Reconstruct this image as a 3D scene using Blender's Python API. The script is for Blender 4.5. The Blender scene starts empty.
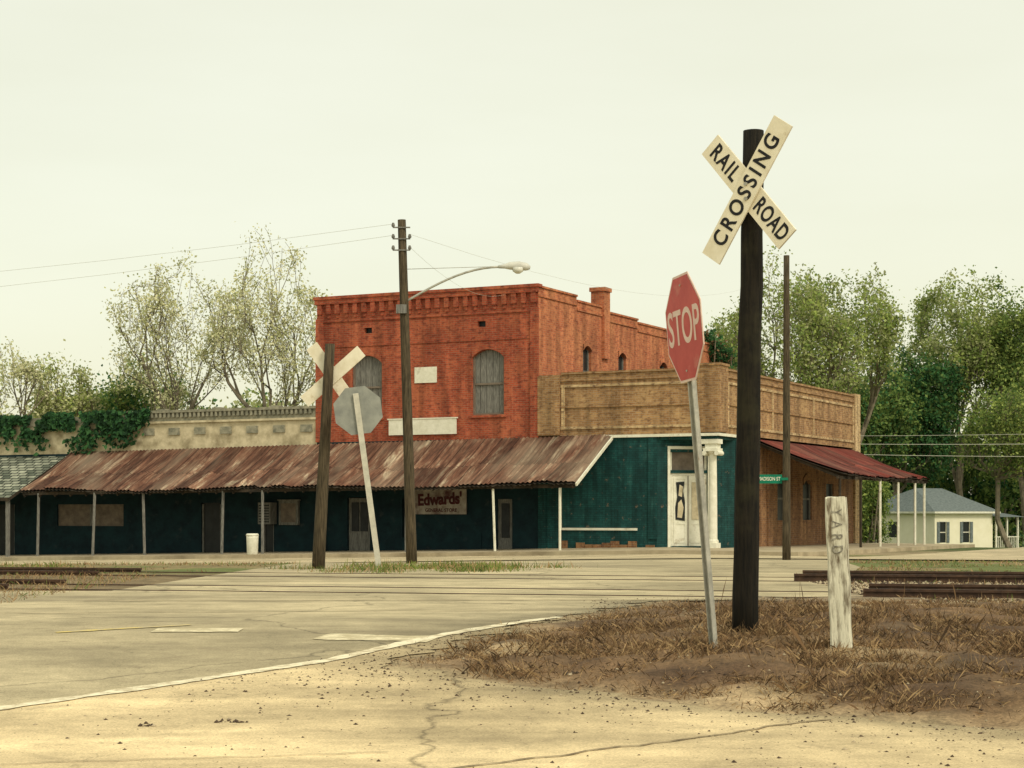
import bpy, math, random
import numpy as np
from mathutils import Vector, Matrix, Euler
random.seed(4); np.random.seed(4)
scene=bpy.context.scene
COL=scene.collection
# ------------------------------------------------------------------ helpers
def link(o,parent=None):
    COL.objects.link(o)
    if parent: o.parent=parent
    return o
def empty(name,loc=(0,0,0),M=None):
    e=bpy.data.objects.new(name,None); COL.objects.link(e)
    e.empty_display_size=.3
    if M is not None: e.matrix_world=M
    else: e.location=loc
    return e
class MB:
    def __init__(s): s.v=[]; s.f=[]; s.m=[]
    def poly(s,pts,m=0):
        b=len(s.v); s.v+= [tuple(p) for p in pts]; s.f.append(tuple(range(b,b+len(pts)))); s.m.append(m)
    def box(s,x0,x1,y0,y1,z0,z1,m=0):
        if x0>x1:x0,x1=x1,x0
        if y0>y1:y0,y1=y1,y0
        p=[(x0,y0,z0),(x1,y0,z0),(x1,y1,z0),(x0,y1,z0),(x0,y0,z1),(x1,y0,z1),(x1,y1,z1),(x0,y1,z1)]
        b=len(s.v); s.v+=p
        for q in [(0,3,2,1),(4,5,6,7),(0,1,5,4),(1,2,6,5),(2,3,7,6),(3,0,4,7)]:
            s.f.append(tuple(b+i for i in q)); s.m.append(m)
    def obox(s,M,hx,hy,hz,m=0):
        p=[M@Vector(c) for c in [(-hx,-hy,-hz),(hx,-hy,-hz),(hx,hy,-hz),(-hx,hy,-hz),(-hx,-hy,hz),(hx,-hy,hz),(hx,hy,hz),(-hx,hy,hz)]]
        b=len(s.v); s.v+=[tuple(c) for c in p]
        for q in [(0,3,2,1),(4,5,6,7),(0,1,5,4),(1,2,6,5),(2,3,7,6),(3,0,4,7)]:
            s.f.append(tuple(b+i for i in q)); s.m.append(m)
    def tube(s,pts,rad,n=8,m=0,caps=True,jit=0):
        pts=[Vector(p) for p in pts]; rings=[]
        for i,p in enumerate(pts):
            d=(pts[min(i+1,len(pts)-1)]-pts[max(i-1,0)])
            if d.length<1e-6: d=Vector((0,0,1))
            d.normalize()
            a=d.cross(Vector((0,1,0.01)))
            if a.length<.1: a=d.cross(Vector((1,0,0)))
            a.normalize(); c=d.cross(a)
            r=rad[i] if hasattr(rad,'__len__') else rad
            b=len(s.v)
            for k in range(n):
                t=2*math.pi*k/n; rr=r*(1+jit*(random.random()-.5))
                s.v.append(tuple(p+a*math.cos(t)*rr+c*math.sin(t)*rr))
            rings.append(b)
        for i in range(len(rings)-1):
            for k in range(n):
                k2=(k+1)%n
                s.f.append((rings[i]+k,rings[i]+k2,rings[i+1]+k2,rings[i+1]+k)); s.m.append(m)
        if caps:
            s.f.append(tuple(rings[0]+k for k in range(n))[::-1]); s.m.append(m)
            s.f.append(tuple(rings[-1]+k for k in range(n))); s.m.append(m)
    def prism(s,pts2,y0,y1,m=0):   # polygon in XZ extruded in Y
        n=len(pts2)
        a=[(p[0],y0,p[1]) for p in pts2]; b=[(p[0],y1,p[1]) for p in pts2]
        s.poly(a,m); s.poly(b[::-1],m)
        for i in range(n):
            j=(i+1)%n; s.poly([a[j],a[i],b[i],b[j]],m)
    def build(s,name,mats,parent=None,smooth=False,fixn=True):
        me=bpy.data.meshes.new(name); me.from_pydata(s.v,[],s.f)
        for m in mats: me.materials.append(m)
        me.polygons.foreach_set('material_index',s.m)
        if fixn and smooth:
            import bmesh
            bm=bmesh.new(); bm.from_mesh(me); bmesh.ops.remove_doubles(bm,verts=bm.verts,dist=1e-5)
            bmesh.ops.recalc_face_normals(bm,faces=bm.faces)
            bm.to_mesh(me); bm.free()
        if smooth:
            me.polygons.foreach_set('use_smooth',[True]*len(me.polygons))
        me.update()
        uv=me.uv_layers.new(name='UVMap')
        for p in me.polygons:
            n=p.normal
            if abs(n.z)>.95: t=Vector((1,0,0)); w=Vector((0,1,0))
            else:
                t=Vector((-n.y,n.x,0)).normalized(); w=n.cross(t)
                if w.z<0: w=-w
                if abs(t.x)>abs(t.y):
                    if t.x<0:t=-t
                elif t.y<0:t=-t
            for li in p.loop_indices:
                co=me.vertices[me.loops[li].vertex_index].co
                uv.data[li].uv=(co.dot(t),co.dot(w))
        o=bpy.data.objects.new(name,me); link(o,parent); return o
def npmesh(name,V,F,mats,mi=None,parent=None,smooth=False,cols=None):
    me=bpy.data.meshes.new(name)
    V=np.asarray(V,dtype=np.float32); F=np.asarray(F,dtype=np.int32); k=F.shape[1]
    me.vertices.add(len(V)); me.vertices.foreach_set('co',V.ravel())
    me.loops.add(F.size); me.loops.foreach_set('vertex_index',F.ravel())
    me.polygons.add(len(F)); me.polygons.foreach_set('loop_start',np.arange(0,F.size,k,dtype=np.int32))
    me.polygons.foreach_set('loop_total',np.full(len(F),k,dtype=np.int32))
    for m in mats: me.materials.append(m)
    if mi is not None: me.polygons.foreach_set('material_index',np.asarray(mi,dtype=np.int32))
    if smooth: me.polygons.foreach_set('use_smooth',np.ones(len(F),dtype=bool))
    me.update(calc_edges=True)
    if cols is not None:
        ca=me.color_attributes.new('Col','FLOAT_COLOR','POINT')
        c=np.ones((len(V),4),dtype=np.float32); c[:,:3]=cols; ca.data.foreach_set('color',c.ravel())
    me.validate()
    o=bpy.data.objects.new(name,me); link(o,parent); return o
# ------------------------------------------------------------------ materials
def newmat(name,rough=.9):
    m=bpy.data.materials.new(name); m.use_nodes=True
    nt=m.node_tree; b=nt.nodes['Principled BSDF']; b.inputs['Roughness'].default_value=rough
    b.inputs['Specular IOR Level'].default_value=.25
    return m,nt,b
def c4(c): return (c[0],c[1],c[2],1)
def coords(nt,kind='Object',sc=(1,1,1)):
    tc=nt.nodes.new('ShaderNodeTexCoord'); mp=nt.nodes.new('ShaderNodeMapping')
    mp.inputs['Scale'].default_value=sc; nt.links.new(tc.outputs[kind],mp.inputs['Vector']); return mp.outputs[0]
def ramp(nt,fac,stops):
    r=nt.nodes.new('ShaderNodeValToRGB'); e=r.color_ramp.elements
    while len(e)<len(stops): e.new(.5)
    for i,(p,c) in enumerate(stops):
        e[i].position=p; e[i].color=c4(c) if hasattr(c,'__len__') else (c,c,c,1)
    nt.links.new(fac,r.inputs[0]); return r.outputs[0]
def noise(nt,vec,scale,detail=4,rough=.6,dist=0):
    n=nt.nodes.new('ShaderNodeTexNoise'); n.inputs['Scale'].default_value=scale; n.inputs['Detail'].default_value=detail
    n.inputs['Roughness'].default_value=rough; n.inputs['Distortion'].default_value=dist
    nt.links.new(vec,n.inputs['Vector']); return n.outputs['Fac']
def mix(nt,f,a,b,mode='MIX'):
    m=nt.nodes.new('ShaderNodeMix'); m.data_type='RGBA'; m.blend_type=mode
    for s,i in ((f,0),(a,6),(b,7)):
        if hasattr(s,'is_output') : nt.links.new(s,m.inputs[i])
        elif hasattr(s,'__len__'): m.inputs[i].default_value=c4(s)
        else: m.inputs[i].default_value=s if i==0 else (s,s,s,1)
    return m.outputs[2]
def bump(nt,b,h,st=.3,d=.02):
    n=nt.nodes.new('ShaderNodeBump'); n.inputs['Strength'].default_value=st; n.inputs['Distance'].default_value=d
    nt.links.new(h,n.inputs['Height']); nt.links.new(n.outputs[0],b.inputs['Normal'])
def noisy(name,c1,c2,scale=6,rough=.9,kind='Object',sc=(1,1,1),stain=None,bmp=.3,metal=0,c3=None,lo=.35,hi=.65):
    m,nt,b=newmat(name,rough); v=coords(nt,kind,sc)
    n1=noise(nt,v,scale,6,.65)
    st=[(lo,c1),(hi,c2)] if c3 is None else [(lo,c1),((lo+hi)/2,c2),(hi,c3)]
    col=ramp(nt,n1,st)
    if stain:
        v2=coords(nt,kind); n2=noise(nt,v2,stain[1],5,.6)
        f=ramp(nt,n2,[(stain[2],0),(stain[3],1)]); col=mix(nt,f,col,stain[0])
    nt.links.new(col,b.inputs['Base Color'])
    if bmp: bump(nt,b,n1,bmp)
    b.inputs['Metallic'].default_value=metal
    return m
def brick(name,c1,c2,mortar,stain,w=.22,h=.075,st=(.45,.75),dark=(.1,.05,.04)):
    m,nt,b=newmat(name,.92); v=coords(nt,'UV')
    t=nt.nodes.new('ShaderNodeTexBrick'); nt.links.new(v,t.inputs['Vector'])
    t.inputs['Color1'].default_value=c4(c1); t.inputs['Color2'].default_value=c4(c2); t.inputs['Mortar'].default_value=c4(mortar)
    t.inputs['Scale'].default_value=1; t.inputs['Mortar Size'].default_value=.009; t.inputs['Brick Width'].default_value=w
    t.inputs['Row Height'].default_value=h; t.inputs['Bias'].default_value=0.0
    n=noise(nt,coords(nt,'UV',(1,.7,1)),.9,6,.65); f=ramp(nt,n,[(st[0],0),(st[1],1)])
    col=mix(nt,f,t.outputs['Color'],stain)
    n2=noise(nt,coords(nt,'UV',(5,9,1)),1.0,4,.7); f2=ramp(nt,n2,[(.50,0),(.66,.85)])
    col=mix(nt,f2,col,dark)
    n3=noise(nt,coords(nt,'UV',(2.5,.35,1)),1.0,5,.6); f3=ramp(nt,n3,[(.35,.62),(.65,1.18)])
    col=mix(nt,1.0,col,f3,'MULTIPLY')
    nt.links.new(col,b.inputs['Base Color']); bump(nt,b,t.outputs['Fac'],-.4,.01); return m
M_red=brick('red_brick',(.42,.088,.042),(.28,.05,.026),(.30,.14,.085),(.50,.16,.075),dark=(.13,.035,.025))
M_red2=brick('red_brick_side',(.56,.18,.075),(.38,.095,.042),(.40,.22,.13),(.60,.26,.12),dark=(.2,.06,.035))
M_tan=brick('tan_brick',(.42,.25,.11),(.26,.135,.058),(.34,.25,.16),(.48,.32,.155),st=(.5,.8),dark=(.14,.075,.038))
M_brown=brick('brown_brick',(.30,.15,.065),(.20,.09,.04),(.26,.18,.11),(.36,.21,.10))
M_tanpale=brick('tan_brick_pale',(.60,.44,.23),(.44,.29,.14),(.36,.28,.17),(.60,.46,.27))
def tealmat():
    m,nt,b=newmat('teal_paint',.75); v=coords(nt,'UV')
    n=noise(nt,coords(nt,'UV',(1.6,.8,1)),1.3,7,.75); col=ramp(nt,n,[(.3,(.004,.036,.038)),(.55,(.010,.074,.072)),(.75,(.035,.13,.12))])
    t=nt.nodes.new('ShaderNodeTexBrick'); nt.links.new(v,t.inputs['Vector']); t.inputs['Scale'].default_value=1
    t.inputs['Brick Width'].default_value=.22;t.inputs['Row Height'].default_value=.075;t.inputs['Mortar Size'].default_value=.008
    t.inputs['Color1'].default_value=(1,1,1,1);t.inputs['Color2'].default_value=(.70,.70,.70,1);t.inputs['Mortar'].default_value=(.5,.5,.5,1)
    col=mix(nt,1.0,col,t.outputs['Color'],'MULTIPLY')
    n3=noise(nt,coords(nt,'UV',(3,.25,1)),1.2,5,.7); f3=ramp(nt,n3,[(.35,.6),(.65,1.3)]); col=mix(nt,1.0,col,f3,'MULTIPLY')
    n2=noise(nt,coords(nt,'UV',(3,3,1)),1.5,5,.7); f=ramp(nt,n2,[(.62,0),(.68,.6)]); col=mix(nt,f,col,(.20,.14,.09))
    nt.links.new(col,b.inputs['Base Color']); return m
M_teal=tealmat()
M_tealdark=noisy('teal_paint_baked_shade',(.002,.012,.018),(.006,.030,.036),1.8,.8,'UV',stain=((.03,.04,.04),2.2,.6,.75))  # same teal darkened: shade under the awnings is put into the colour
def rustmat(name,cols,light,lf=(.62,.74),greyf=.5):
    m,nt,b=newmat(name,.75); v=coords(nt,'UV')
    t=nt.nodes.new('ShaderNodeTexBrick'); nt.links.new(v,t.inputs['Vector']); t.inputs['Scale'].default_value=1
    t.inputs['Brick Width'].default_value=.68;t.inputs['Row Height'].default_value=1.72;t.inputs['Mortar Size'].default_value=.014
    t.inputs['Color1'].default_value=(.55,.52,.52,1);t.inputs['Color2'].default_value=(1.25,1.25,1.25,1);t.inputs['Mortar'].default_value=(.35,.3,.3,1)
    n=noise(nt,coords(nt,'UV',(2.2,.5,1)),1.0,7,.75,.5)
    col=ramp(nt,n,[(.3,cols[0]),(.46,cols[1]),(lf[0],cols[2]),(lf[1],light)])
    n2=noise(nt,coords(nt,'UV',(9,.8,1)),1.0,5,.7); f=ramp(nt,n2,[(.35,.5),(.65,1.25)])
    col=mix(nt,1.0,col,f,'MULTIPLY'); col=mix(nt,1.0,col,t.outputs['Color'],'MULTIPLY')
    n3=noise(nt,coords(nt,'UV',(.5,.25,1)),1.0,3,.6); f3=ramp(nt,n3,[(.48,0),(.66,greyf)]); col=mix(nt,f3,col,(.30,.24,.17))
    nt.links.new(col,b.inputs['Base Color']); return m
M_rust=rustmat('rusty_tin',[(.060,.030,.021),(.135,.060,.037),(.21,.115,.073)],(.48,.40,.28),(.55,.67))
M_rust2=rustmat('red_rusty_tin',[(.07,.016,.013),(.15,.028,.02),(.2,.06,.042)],(.30,.14,.10),greyf=.15)
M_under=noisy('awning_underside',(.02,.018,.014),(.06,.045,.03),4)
def shinglemat():
    m,nt,b=newmat('grey_shingle',.95); v=coords(nt,'UV')
    t=nt.nodes.new('ShaderNodeTexBrick'); nt.links.new(v,t.inputs['Vector']); t.inputs['Scale'].default_value=1
    t.inputs['Brick Width'].default_value=.42;t.inputs['Row Height'].default_value=.24;t.inputs['Mortar Size'].default_value=.03
    t.inputs['Color1'].default_value=(.10,.12,.09,1);t.inputs['Color2'].default_value=(.42,.44,.34,1);t.inputs['Mortar'].default_value=(.02,.025,.02,1)
    n=noise(nt,v,3,5,.7); f=ramp(nt,n,[(.35,.6),(.65,1.15)])
    col=mix(nt,1.0,t.outputs['Color'],f,'MULTIPLY'); nt.links.new(col,b.inputs['Base Color']); return m
M_shingle=shinglemat()
M_cream=noisy('cream_parapet',(.46,.40,.26),(.66,.58,.40),3,.9,'UV',stain=((.2,.16,.09),1.2,.5,.72))
M_greyst=noisy('grey_parapet',(.16,.16,.12),(.36,.34,.25),4,.9,'UV')
M_white=noisy('white_paint',(.64,.63,.50),(.8,.79,.67),5,.7,stain=((.35,.3,.2),2.5,.6,.75))
M_signwhite=noisy('sign_white',(.74,.68,.50),(.85,.80,.63),7,.5,stain=((.46,.36,.20),5,.6,.8),bmp=.05)
M_black=noisy('sign_black',(.008,.008,.01),(.02,.02,.02),9,.6,bmp=0)
M_signred=noisy('sign_red',(.42,.042,.036),(.52,.075,.06),5,.45,stain=((.55,.2,.15),6,.58,.8),bmp=.02)
M_stopwhite=noisy('stop_sign_white',(.66,.48,.42),(.76,.6,.52),8,.5,bmp=0)
M_galv=noisy('galvanised_steel',(.30,.30,.26),(.48,.47,.40),12,.5,metal=.2,bmp=.1,stain=((.2,.13,.08),6,.62,.75))
M_pole=noisy('creosote_wood',(.004,.004,.003),(.020,.016,.010),3,.9,sc=(14,14,1.2),stain=((.045,.042,.020),2,.5,.75),bmp=.8)
M_pole2=noisy('weathered_pole_wood',(.030,.024,.015),(.11,.085,.05),3,.9,sc=(14,14,1.2),bmp=.6)
M_boards=noisy('weathered_boards',(.10,.10,.09),(.24,.235,.21),3,.9,sc=(10,10,1.5),bmp=.4)
M_dark=noisy('dark_opening',(.006,.008,.009),(.018,.022,.022),3,.4)
M_glass=newmat('window_glass',.15)[0]; M_glass.node_tree.nodes['Principled BSDF'].inputs['Base Color'].default_value=(.02,.025,.025,1)
M_postw=noisy('post_paint',(.13,.10,.06),(.66,.64,.50),2.2,.85,sc=(9,9,1.6),lo=.36,hi=.54,bmp=.7)
M_beige=noisy('old_plywood',(.12,.10,.08),(.22,.18,.14),3,.9,'UV')
M_signbd=noisy('faded_sign_board',(.20,.17,.15),(.42,.38,.32),2.5,stain=((.10,.04,.04),2.2,.5,.7))
M_signtxt=noisy('faded_dark_lettering',(.045,.012,.014),(.09,.02,.02),4,bmp=0)
M_greensign=noisy('green_sign',(.0,.13,.07),(.0,.18,.1),4,.5,bmp=0)
M_roofdark=noisy('flat_roof_tar',(.05,.05,.045),(.1,.09,.08),2)
M_conc=noisy('sidewalk_concrete',(.36,.30,.20),(.50,.42,.28),2,.95,stain=((.2,.16,.1),.8,.5,.75))
M_rail=noisy('rusty_rail',(.035,.020,.014),(.09,.05,.03),8,.6)
M_tie=noisy('rail_tie_wood',(.03,.024,.018),(.10,.075,.05),3,.95,sc=(2,12,2))
M_lamp=noisy('lamp_housing',(.5,.5,.45),(.62,.62,.55),6,.5,bmp=0)
M_lens=newmat('lamp_lens',.2)[0]; M_lens.node_tree.nodes['Principled BSDF'].inputs['Base Color'].default_value=(.7,.7,.62,1)
M_wire=newmat('weathered_cable',.6)[0]; M_wire.node_tree.nodes['Principled BSDF'].inputs['Base Color'].default_value=(.5,.5,.42,1)
M_siding=noisy('pale_siding',(.78,.75,.55),(.84,.81,.62),2,.8,'UV')
M_hroof=noisy('slate_blue_shingles',(.10,.13,.13),(.19,.22,.22),6,.9,'UV')
def leafmat(name,c,var=.35):
    m,nt,b=newmat(name,.8); v=coords(nt,'Object'); n=noise(nt,v,.9,4,.6)
    a=tuple(x*(1-var) for x in c); d=tuple(min(1,x*(1+var)) for x in c)
    col=ramp(nt,n,[(.35,a),(.65,d)]); nt.links.new(col,b.inputs['Base Color'])
    tr=nt.nodes.new('ShaderNodeBsdfTranslucent'); nt.links.new(col,tr.inputs['Color'])
    ms=nt.nodes.new('ShaderNodeMixShader'); ms.inputs[0].default_value=.35
    nt.links.new(b.outputs[0],ms.inputs[1]); nt.links.new(tr.outputs[0],ms.inputs[2])
    nt.links.new(ms.outputs[0],nt.nodes['Material Output'].inputs[0]); return m
L_pale=[leafmat('leaf_pale_a',(.74,.72,.46),.15),leafmat('leaf_pale_b',(.60,.61,.33),.2),leafmat('leaf_pale_c',(.40,.43,.20),.25)]
L_mid=[leafmat('leaf_mid_a',(.33,.40,.11)),leafmat('leaf_mid_b',(.19,.27,.07)),leafmat('leaf_mid_c',(.10,.165,.045))]  # leaf greens lifted, distance haze painted into the colour
L_dark=[leafmat('leaf_dark_a',(.055,.15,.050)),leafmat('leaf_dark_b',(.03,.10,.035)),leafmat('leaf_dark_c',(.015,.05,.020))]
M_bark=noisy('bark',(.13,.11,.08),(.28,.24,.17),3,.95)
M_straw=[noisy('straw_a',(.27,.175,.085),(.44,.31,.16),3,bmp=0),noisy('straw_b',(.15,.09,.045),(.24,.15,.075),3,bmp=0),noisy('straw_c',(.05,.032,.018),(.11,.07,.035),3,bmp=0)]
M_weed=[leafmat('weed_a',(.20,.25,.06)),leafmat('weed_b',(.10,.15,.035))]
M_grit=[noisy('grit_dark',(.05,.035,.025),(.11,.075,.05),20,bmp=0),noisy('grit_light',(.32,.26,.17),(.48,.40,.27),20,bmp=0)]
# ------------------------------------------------------------------ terrain
def ss(a,b,x):
    t=np.clip((np.asarray(x,float)-a)/(b-a),0,1); return t*t*(3-2*t)
XMY=[0,4,9.4,10.7,12.3,13.2,16.1,19.0,19.7,20.2,22,31,48]
XMX=[16,11,2.9,.8,-.9,-.6,.43,1.5,3.2,3.7,3.9,6,8]
def xm(y): 
    y=np.asarray(y,float); return np.interp(y,XMY,XMX)+.10*np.sin(y*5.3)+.06*np.sin(y*13.1+1)
def H(x,y):
    x=np.asarray(x,float); y=np.asarray(y,float)
    near=.25*ss(8,16,y)
    far=np.where(x<5,-.1-.022*(5-np.maximum(x,-40)),-.1-.012*(np.minimum(x,60)-5))
    w=ss(29,57,y); z=near*(1-w)+far*w
    z=z-np.clip(.026*(y-75),0,1.6)
    z=z+.10*ss(0,1.9,x-np.interp(y,XMY,XMX))*(1-ss(15.5,19,y))*ss(2,6,y)
    return z
def h(x,y): return float(H(x,y))
def vn(x,y,s,seed=0):
    r=np.random.RandomState(seed); T=r.rand(256,256)
    X=x*s; Y=y*s; xi=np.floor(X).astype(int); yi=np.floor(Y).astype(int); fx=X-xi; fy=Y-yi
    fx=fx*fx*(3-2*fx); fy=fy*fy*(3-2*fy)
    a=T[xi%256,yi%256];b=T[(xi+1)%256,yi%256];c=T[xi%256,(yi+1)%256];d=T[(xi+1)%256,(yi+1)%256]
    return (a*(1-fx)+b*fx)*(1-fy)+(c*(1-fx)+d*fx)*fy
def attrmat(name,scale=6,amp=(.6,1.3),fine=60,bmp=.5,cracks=False,spots=False):
    m,nt,b=newmat(name,.95); v=coords(nt,'Object')
    at=nt.nodes.new('ShaderNodeAttribute'); at.attribute_name='Col'
    n=noise(nt,v,scale,8,.7); f=ramp(nt,n,[(.3,amp[0]),(.7,amp[1])])
    col=mix(nt,1.0,at.outputs['Color'],f,'MULTIPLY')
    n2=noise(nt,v,fine,3,.8); f2=ramp(nt,n2,[(.3,.68),(.7,1.26)]); col=mix(nt,1.0,col,f2,'MULTIPLY')
    n4=noise(nt,v,.55,6,.65,.6); f4=ramp(nt,n4,[(.35,.74),(.62,1.13)]); col=mix(nt,1.0,col,f4,'MULTIPLY')
    if spots:
        n3=noise(nt,v,14,6,.85,.3); f3=ramp(nt,n3,[(.57,0),(.68,.6)]); col=mix(nt,f3,col,(.19,.145,.09))
        n6=noise(nt,coords(nt,'Object',(.25,1.6,1)),1.1,5,.6); f6=ramp(nt,n6,[(.36,.76),(.6,1.06)]); col=mix(nt,1.0,col,f6,'MULTIPLY')
        n7=noise(nt,v,1.7,7,.7,1.2); f7=ramp(nt,n7,[(.58,0),(.70,.4)]); col=mix(nt,f7,col,(.22,.17,.11))
    if cracks:
        for scv,th,dk,off in ((.22,.006,.5,0),(.6,.004,.72,5)):
            vo=nt.nodes.new('ShaderNodeTexVoronoi'); vo.feature='DISTANCE_TO_EDGE'; vo.inputs['Scale'].default_value=scv
            w=nt.nodes.new('ShaderNodeVectorMath'); w.operation='ADD'; nn=nt.nodes.new('ShaderNodeTexNoise'); nn.inputs['Scale'].default_value=1.3+off*.1; nn.inputs['Detail'].default_value=7
            nt.links.new(v,nn.inputs['Vector']); nt.links.new(v,w.inputs[0]); nt.links.new(nn.outputs['Color'],w.inputs[1]); nt.links.new(w.outputs[0],vo.inputs['Vector'])
            f5=ramp(nt,vo.outputs['Distance'],[(.0,dk),(th,1)]); col=mix(nt,1.0,col,f5,'MULTIPLY')
    nt.links.new(col,b.inputs['Base Color']); bump(nt,b,n2,bmp,.01); return m
M_ground=attrmat('soil_and_grass',5,(.5,1.4),40)
M_road=attrmat('old_pavement',3,(.82,1.15),70,.3,True,True)
def axis(segs):
    out=[]
    for a,b,st in segs:
        n=max(1,int(round((b-a)/st))); out+=list(a+(b-a)*np.arange(n)/n)
    out.append(segs[-1][1]); return np.array(out)
gx=axis([(-1500,-300,200),(-300,-80,30),(-80,-18,2),(-18,18,.15),(18,80,2),(80,300,30),(300,1500,200)])
gy=axis([(-60,0,5),(0,30,.12),(30,80,.5),(80,200,4),(200,600,40),(600,2600,400)])
GX,GY=np.meshgrid(gx,gy); GZ=H(GX,GY)
inm=ss(0,.3,GX-xm(GY))*(GY<20.2)*(GY>1)
GZ=GZ+inm*(vn(GX,GY,3,1)-.5)*.07+inm*(vn(GX,GY,6,2)-.5)*.04
base=np.stack([np.full(GX.shape,.34),np.full(GX.shape,.27),np.full(GX.shape,.16)],-1)
def blend(c,w):
    global base; w=np.clip(w,0,1)[...,None]; base=base*(1-w)+np.array(c)*w
blend((.185,.115,.060),inm); blend((.10,.06,.035),inm*ss(.5,.7,vn(GX,GY,2.0,5))*.8); blend((.38,.28,.16),inm*ss(.6,.85,vn(GX,GY,1.3,8)))
blend((.42,.32,.19),inm*np.exp(-((GX-xm(GY))/.4)**2)*.7)
tr=np.exp(-((GY-(21.6-.25*GX)-0)/3.2)**4)*(GX>0); blend((.30,.24,.16),tr*(1-(GY<19)*1.0)*.8)
gs=ss(26.5,28,GY)*(1-ss(56,58,GY)); blend((.24,.19,.085),gs*.9); blend((.14,.165,.05),gs*ss(.5,.6,vn(GX,GY,.6,9)))
gl=(GX<-4)*ss(20.5,22,GY)*(1-ss(27,29,GY)); blend((.20,.145,.075),gl*.8)
blend((.08,.11,.03),ss(60,70,GY))
nx,ny=len(gx),len(gy); idx=np.arange(nx*ny).reshape(ny,nx)
F=np.stack([idx[:-1,:-1],idx[:-1,1:],idx[1:,1:],idx[1:,:-1]],-1).reshape(-1,4)
npmesh('ground',np.stack([GX,GY,GZ],-1).reshape(-1,3),F,[M_ground],smooth=True,cols=base.reshape(-1,3))
def sheet(name,rows,off,mat,colf,parent=None,zf=None):
    X=rows[...,0];Y=rows[...,1]; Z=H(X,Y)+off
    ny,nx=X.shape; idx=np.arange(nx*ny).reshape(ny,nx)
    F=np.stack([idx[:-1,:-1],idx[:-1,1:],idx[1:,1:],idx[1:,:-1]],-1).reshape(-1,4)
    return npmesh(name,np.stack([X,Y,Z],-1).reshape(-1,3),F,[mat],smooth=True,cols=colf(X,Y).reshape(-1,3))
LY=[0,8,10.4,12.6,14.2,16.1,17.2]; LX=[-13,-5.4,-2.96,-1.27,-.55,.43,.9]
ys=axis([(1,31,.08),(31,49,.4)])
rows=[]
for y in ys:
    xl=-18 if y<20.5 else np.interp(y,[20.5,21.5,31,49],[-18,-4.8,-4.2,-4.5]); xr=float(xm(y))+random.gauss(0,.03) if y<20 else float(np.interp(y,XMY,XMX))
    rows.append(np.stack([np.linspace(xl,xr,200),np.full(200,y)],-1))
def roadcol(X,Y):
    s=ss(-.15,.15,X-np.interp(Y,LY,LX))*(1-ss(15,18,Y))
    a=np.array((.53,.45,.285)); b=np.array((.82,.655,.385)); c=a*(1-s[...,None])+b*s[...,None]
    p=ss(.45,.6,vn(X,Y,.35,3))[...,None]*.16; c=c*(1-p)
    d=np.exp(-((xm(Y)-X)/.5)**2)[...,None]*(Y<20)[...,None]; c=c*(1-d*.4)
    return c
sheet('road',np.array(rows),.008,M_road,roadcol)
# building frame
A=Vector((.9,62,0)); ang=-math.atan2(.4472,.8944)
BM=Matrix.Translation(A)@Matrix.Rotation(ang,4,'Z')
def b2w(lx,ly): 
    ca,sa=math.cos(ang),math.sin(ang); lx=np.asarray(lx,float); ly=np.asarray(ly,float)
    return A.x+lx*ca-ly*sa, A.y+lx*sa+ly*ca
def bsheet(name,x0,x1,y0,y1,off,mat,colr,st=.6):
    a=np.linspace(x0,x1,max(2,int((x1-x0)/st))); b=np.linspace(y0,y1,max(2,int((y1-y0)/st)))
    a,b=np.meshgrid(a,b); X,Y=b2w(a,b)
    return sheet(name,np.stack([X,Y],-1),off,mat,lambda X,Y:np.broadcast_to(np.array(colr),X.shape+(3,)))
bsheet('street',-60,50,-15.5,-5.2,.03,M_road,(.56,.47,.30))
bsheet('side_street',12.5,21,-5.1,70,.03,M_road,(.57,.48,.31))
def slab(name,x0,x1,y0,y1,hh,mat):
    a=np.linspace(x0,x1,int((x1-x0)/.6)+2); b=np.linspace(y0,y1,int((y1-y0)/.6)+2); mb=MB()
    def P(i,j,top): 
        X,Y=b2w(a[i],b[j]); return (float(X),float(Y),h(X,Y)+(hh if top else -.1))
    for i in range(len(a)-1):
        for j in range(len(b)-1): mb.poly([P(i,j,1),P(i+1,j,1),P(i+1,j+1,1),P(i,j+1,1)])
        mb.poly([P(i,0,0),P(i+1,0,0),P(i+1,0,1),P(i,0,1)])
    for j in range(len(b)-1):
        mb.poly([P(len(a)-1,j,0),P(len(a)-1,j+1,0),P(len(a)-1,j+1,1),P(len(a)-1,j,1)]); mb.poly([P(0,j+1,0),P(0,j,0),P(0,j,1),P(0,j+1,1)])
    return mb.build(name,[mat])
slab('sidewalk',-34,10.6,-4.2,.3,.13,M_conc)
slab('sidewalk',6.5,10.6,.35,20,.13,M_conc)
def strip(name,pts,w,off,mat):
    n=len(pts)
    P=[]
    for i in range(n-1):
        a=np.array(pts[i]);b=np.array(pts[i+1]);k=max(2,int(np.linalg.norm(b-a)/.12))
        for j in range(k): P.append(a+(b-a)*j/k)
    P.append(np.array(pts[-1])); P=np.array(P)
    D=np.gradient(P,axis=0); D/=np.linalg.norm(D,axis=1)[:,None]; Nn=np.stack([-D[:,1],D[:,0]],-1)
    ww=w*(.5+.16*np.random.randn(len(P),1)*.5)
    Lp=P+Nn*ww;Rp=P-Nn*ww
    V=np.concatenate([np.c_[Lp,H(Lp[:,0],Lp[:,1])+off],np.c_[Rp,H(Rp[:,0],Rp[:,1])+off]])
    m=len(P); F=[(i,m+i,m+i+1,i+1) for i in range(m-1)]
    return npmesh(name,V,F,[mat])
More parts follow.
